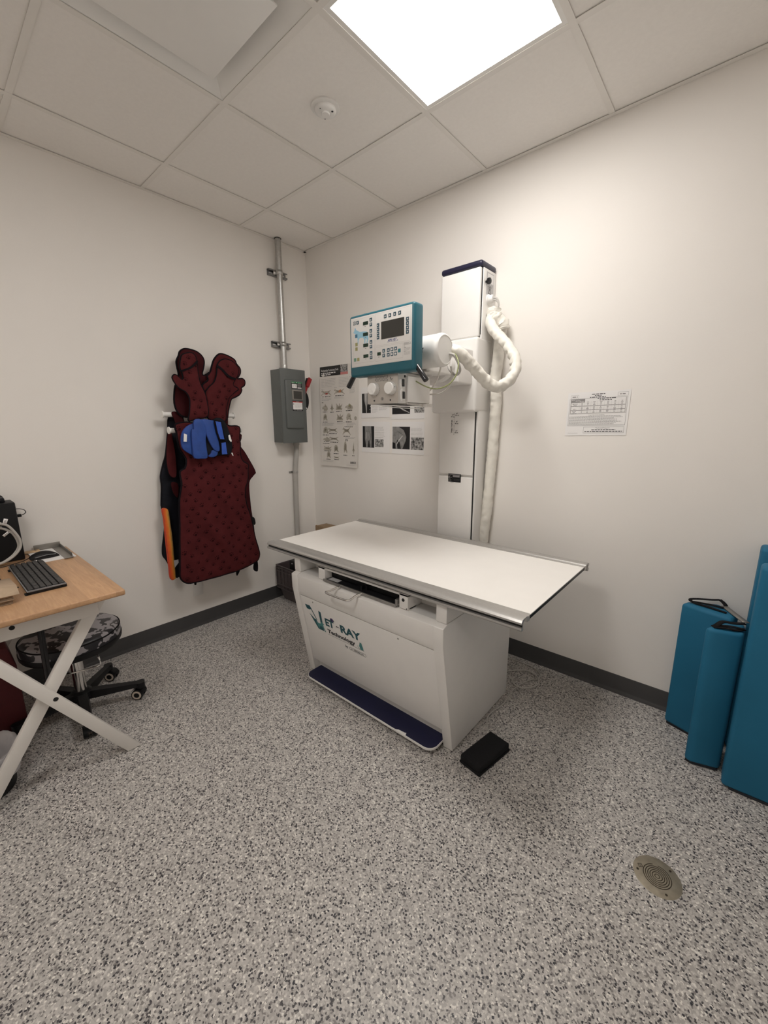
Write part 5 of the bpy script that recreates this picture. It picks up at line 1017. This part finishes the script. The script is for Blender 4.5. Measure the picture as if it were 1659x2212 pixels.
for i in range(7): dx = rnd.uniform(-.004, .004); m.box(.60+dx, .805+dx, -2.40, -2.103-rnd.uniform(0,.006), .7530+.0052*i, .7574+.0052*i, 0, .0006, 1)
m.build('sheets', 'carddark', t)
m = MB(); m.add([(.590,-2.40,.789),(.590,-2.088,.792),(.748,-2.085,.802),(.812,-2.087,.786),(.812,-2.40,.786),(.748,-2.40,.802)], [(0,1,2,5),(5,2,3,4)]); o = m.build('top_flap', 'card', t); md = o.modifiers.new('Solidify', 'SOLIDIFY'); md.thickness = .003
t = thing('power_adapter', 'small black box lying at the left edge of the desk', 'adapter', (.46, -2.12, .752))
MB().box(.34, .585, -2.19, -2.106, .7535, .772, 0, .004).build('case', 'black', t); MB().tube(smooth([(.585,-2.12,.762),(.60,-2.10,.758),(.615,-2.075,.757),(.62,-2.068,.757)], 4), .0018, 6).build('lead', 'black', t)
# under the desk
t = thing('storage_bin', 'dark red fabric bin standing under the desk', 'bin', (.34, -2.25, 0))
m = MB(); m.prism([(-2.110,.002),(-2.110,.350),(-2.128,.445),(-2.155,.452),(-2.42,.44),(-2.42,.002)], 'x', .22, .450, 0, .006); m.build('body', 'maroonbin', t)
t = thing('metal_rod', 'black metal rod hanging under the desk in front of the stool', 'rod', (.70, -2.043, .3))
MB().tube([(.70,-2.034,.7275),(.70,-2.040,.35),(.701,-2.042,.23)], .0125, 14).build('rod', 'blackgloss', t)
t = thing('waste_bin', 'small black waste bin with a crumpled white liner under the desk', 'bin', (.725, -2.295, 0))
BC = (.725, -2.295)
MB().lathe((*BC,.001), (0,0,1), [(.095,0),(.100,.004),(.120,.165),(.116,.165),(.097,.008)], 40, 0, cap=False).build('pail', 'black', t)
m = MB(); n_ = 44; vs = []; rnd = random.Random(5); ph = [rnd.uniform(-.006,.006) for _ in range(n_)]
lv_ = [(.120,.07),(.124,.12),(.128,.155),(.130,.168),(.125,.175),(.110,.168),(.100,.12),(.088,.04)]
for k, (r_, z_) in enumerate(lv_):
    for i in range(n_): a = 2*PI*i/n_; vs.append((BC[0]+(r_+ph[i]*(.4 if k in (3,4) else .9)*(.5 if k > 4 else 1)+(.0045 if k < 5 else .002)*math.sin(i*2.6+k))*math.cos(a), BC[1]+(r_+ph[i]*(.7 if k < 5 else .3))*math.sin(a), z_+ph[(i*3) % n_]*1.2))
m.add(vs, [(k*n_+i, k*n_+(i+1) % n_, (k+1)*n_+(i+1) % n_, (k+1)*n_+i) for k in range(len(lv_)-1) for i in range(n_)]); m.build('liner', 'liner', t, sharp=75)
# ================================================================== FOAM POSITIONERS AT THE RIGHT, CRATE IN THE CORNER
def foam(name, poly, z1, label, back=None, loc=None, bev=.014):
    cx_ = sum(p[0] for p in poly)/len(poly); cy_ = sum(p[1] for p in poly)/len(poly)
    t = thing(name, label, 'foam block', (cx_, cy_, 0), 'blue foam positioning blocks')
    MB().prism(poly, 'z', .010, z1, 0, bev, 3).build('cover', 'foam', t, sharp=50)
    ins = [(cx_+(a-cx_)*.90, cy_+(b-cy_)*.88) for a, b in poly]; MB().prism(ins, 'z', .001, .0115).build('bottom', 'darkbtm', t)
    return t
w1t = foam('foam_wedge', [(2.670,-.104),(2.846,-.166),(2.868,-.100),(2.816,-.028),(2.798,-.006),(2.688,-.060)], .612, 'teal foam wedge standing against the back wall with black straps on top')
w2t = foam('foam_wedge', [(2.767,-.322),(2.792,-.332),(2.886,-.304),(2.888,-.190),(2.856,-.176),(2.790,-.272)], .614, 'teal foam wedge standing in front of the strapped one, black base showing')
foam('foam_block', [(2.893,-.388),(3.40,-.372),(3.40,-.285),(2.893,-.300)], .908, 'large teal foam block at the right edge, in front of the others')
foam('foam_block', [(2.896,-.125),(3.42,-.120),(3.42,-.022),(2.896,-.022)], .915, 'tall teal foam block behind the large one, against the wall')
def ribbon(pts, w, name, par, mat='blackcloth', side=None, k=5):
    P_ = smooth(pts, k); m = MB(); vs = []
    for i, p_ in enumerate(P_):
        d = (P_[min(i+1, len(P_)-1)]-P_[max(i-1, 0)]).normalized(); s = d.cross(Vector((0,0,1))).normalized() if side is None else Vector(side); vs += [p_-s*w/2, p_+s*w/2]
    m.add(vs, [(2*i, 2*i+1, 2*i+3, 2*i+2) for i in range(len(P_)-1)]); o = m.build(name, mat, par); md = o.modifiers.new('Solidify', 'SOLIDIFY'); md.thickness = .003; md.offset = 0; return o
ribbon([(2.826,-.112,.6155),(2.775,-.096,.617),(2.712,-.080,.619),(2.698,-.066,.624),(2.718,-.052,.628),(2.77,-.030,.631),(2.798,-.022,.636)], .014, 'strap', w1t)
ribbon([(2.704,-.075,.620),(2.76,-.064,.619),(2.815,-.062,.618)], .013, 'strap', w1t)
ribbon([(2.798,-.020,.636),(2.812,-.032,.630),(2.822,-.045,.622)], .016, 'strap', w1t)
ribbon([(2.816,-.036,.6165),(2.842,-.088,.6165),(2.872,-.150,.618),(2.888,-.186,.620)], .024, 'hinge_band', w1t, 'metal')
ribbon([(2.790,-.306,.617),(2.800,-.296,.622),(2.818,-.272,.634),(2.850,-.262,.634),(2.884,-.248,.638)], .018, 'strap', w2t)
ribbon([(2.792,-.308,.618),(2.830,-.300,.622),(2.860,-.290,.620),(2.884,-.262,.619)], .014, 'strap', w2t)
ribbon([(2.805,-.290,.620),(2.84,-.278,.624),(2.884,-.272,.624)], .013, 'strap', w2t)
# collapsible crate behind the table's left end
t = thing('plastic_crate', 'brown-grey slatted plastic crate in the corner behind the table', 'crate', (.19, -.31, 0))
x0, x1, y0, y1 = .030, .360, -.452, -.262
m = MB()
for a in ((x0,x1,y0,y0+.004),(x0,x1,y1-.004,y1),(x0,x0+.004,y0,y1),(x1-.004,x1,y0,y1)): m.box(*a, .095, .292)
m.build('upper_wall', 'crate', t)
rb = MB()
for z in (.098, .128, .245, .272, .288): rb.box(x0-.003, x1+.003, y0-.008, y0, z, z+.008, 0, .001, 1); rb.box(x0-.008, x0, y0-.003, y1, z, z+.008, 0, .001, 1)
for i in range(8): x = x0+(x1-x0)*i/7; rb.box(x-.003, x+.003, y0-.007, y0, .098, .290, 0, .001, 1)
for i in range(6): y = y0+(y1-y0)*i/5; rb.box(x0-.007, x0, y-.003, y+.003, .098, .290, 0, .001, 1)
rb.build('rib', 'crate', t)
lw = MB(); lw.add([(x0+.02,y0+.012,.095),(x1-.02,y0+.012,.095),(x1-.02,y1-.012,.095),(x0+.02,y1-.012,.095),(x0+.04,y0+.03,.002),(x1-.04,y0+.03,.002),(x1-.04,y1-.03,.002),(x0+.04,y1-.03,.002)], [(0,1,5,4),(1,2,6,5),(2,3,7,6),(3,0,4,7),(4,5,6,7)][::1])
lw.f = [list(reversed(f)) for f in lw.f]; lw.build('lower_wall', 'crate', t)
t = thing('power_brick', 'black box with cable holes standing in the plastic crate', 'box', (.21, -.33, .01))
MB().box(.135, .30, -.40, -.29, .01, .340, 0, .003).build('case', 'black', t); MB().lathe((.170,-.4003,.318), (0,-1,0), [(.006,0),(.006,.0006),(.001,.0006)], 14).build('hole', 'labelgrey', t)
# ================================================================== CAMERA, WORLD, EXPOSURE
yaw, pit, rol = .7183732213701575, -.20646078574272472, -.0055708678799334665
fw = Vector((-math.sin(yaw)*math.cos(pit), math.cos(yaw)*math.cos(pit), math.sin(pit)))
rt = fw.cross(Vector((0,0,1))).normalized(); upv = rt.cross(fw)
r2 = rt*math.cos(rol)+upv*math.sin(rol); u2 = -rt*math.sin(rol)+upv*math.cos(rol)
cd = bpy.data.cameras.new('camera'); cam = bpy.data.objects.new('camera', cd); COL.objects.link(cam)
mw = Matrix((( r2.x, u2.x, -fw.x, 2.7881307), (r2.y, u2.y, -fw.y, -2.2654985), (r2.z, u2.z, -fw.z, 1.3941368), (0,0,0,1))); cam.matrix_world = mw
cd.sensor_fit = 'VERTICAL'; cd.sensor_height = 24.; cd.lens = 879.6141/2212*24.; cd.clip_start = .02; cd.clip_end = 30
S.camera = cam
w = bpy.data.worlds.new('world'); S.world = w; w.use_nodes = True
w.node_tree.nodes['Background'].inputs['Color'].default_value = (.8, .78, .75, 1); w.node_tree.nodes['Background'].inputs['Strength'].default_value = .0
S.view_settings.view_transform = 'Standard'; S.view_settings.look = 'None'; S.view_settings.gamma = 1; S.view_settings.use_curve_mapping = False
S.view_settings.exposure = EXPO
try:
    S.cycles.max_bounces = 12; S.cycles.diffuse_bounces = 8
except Exception: pass
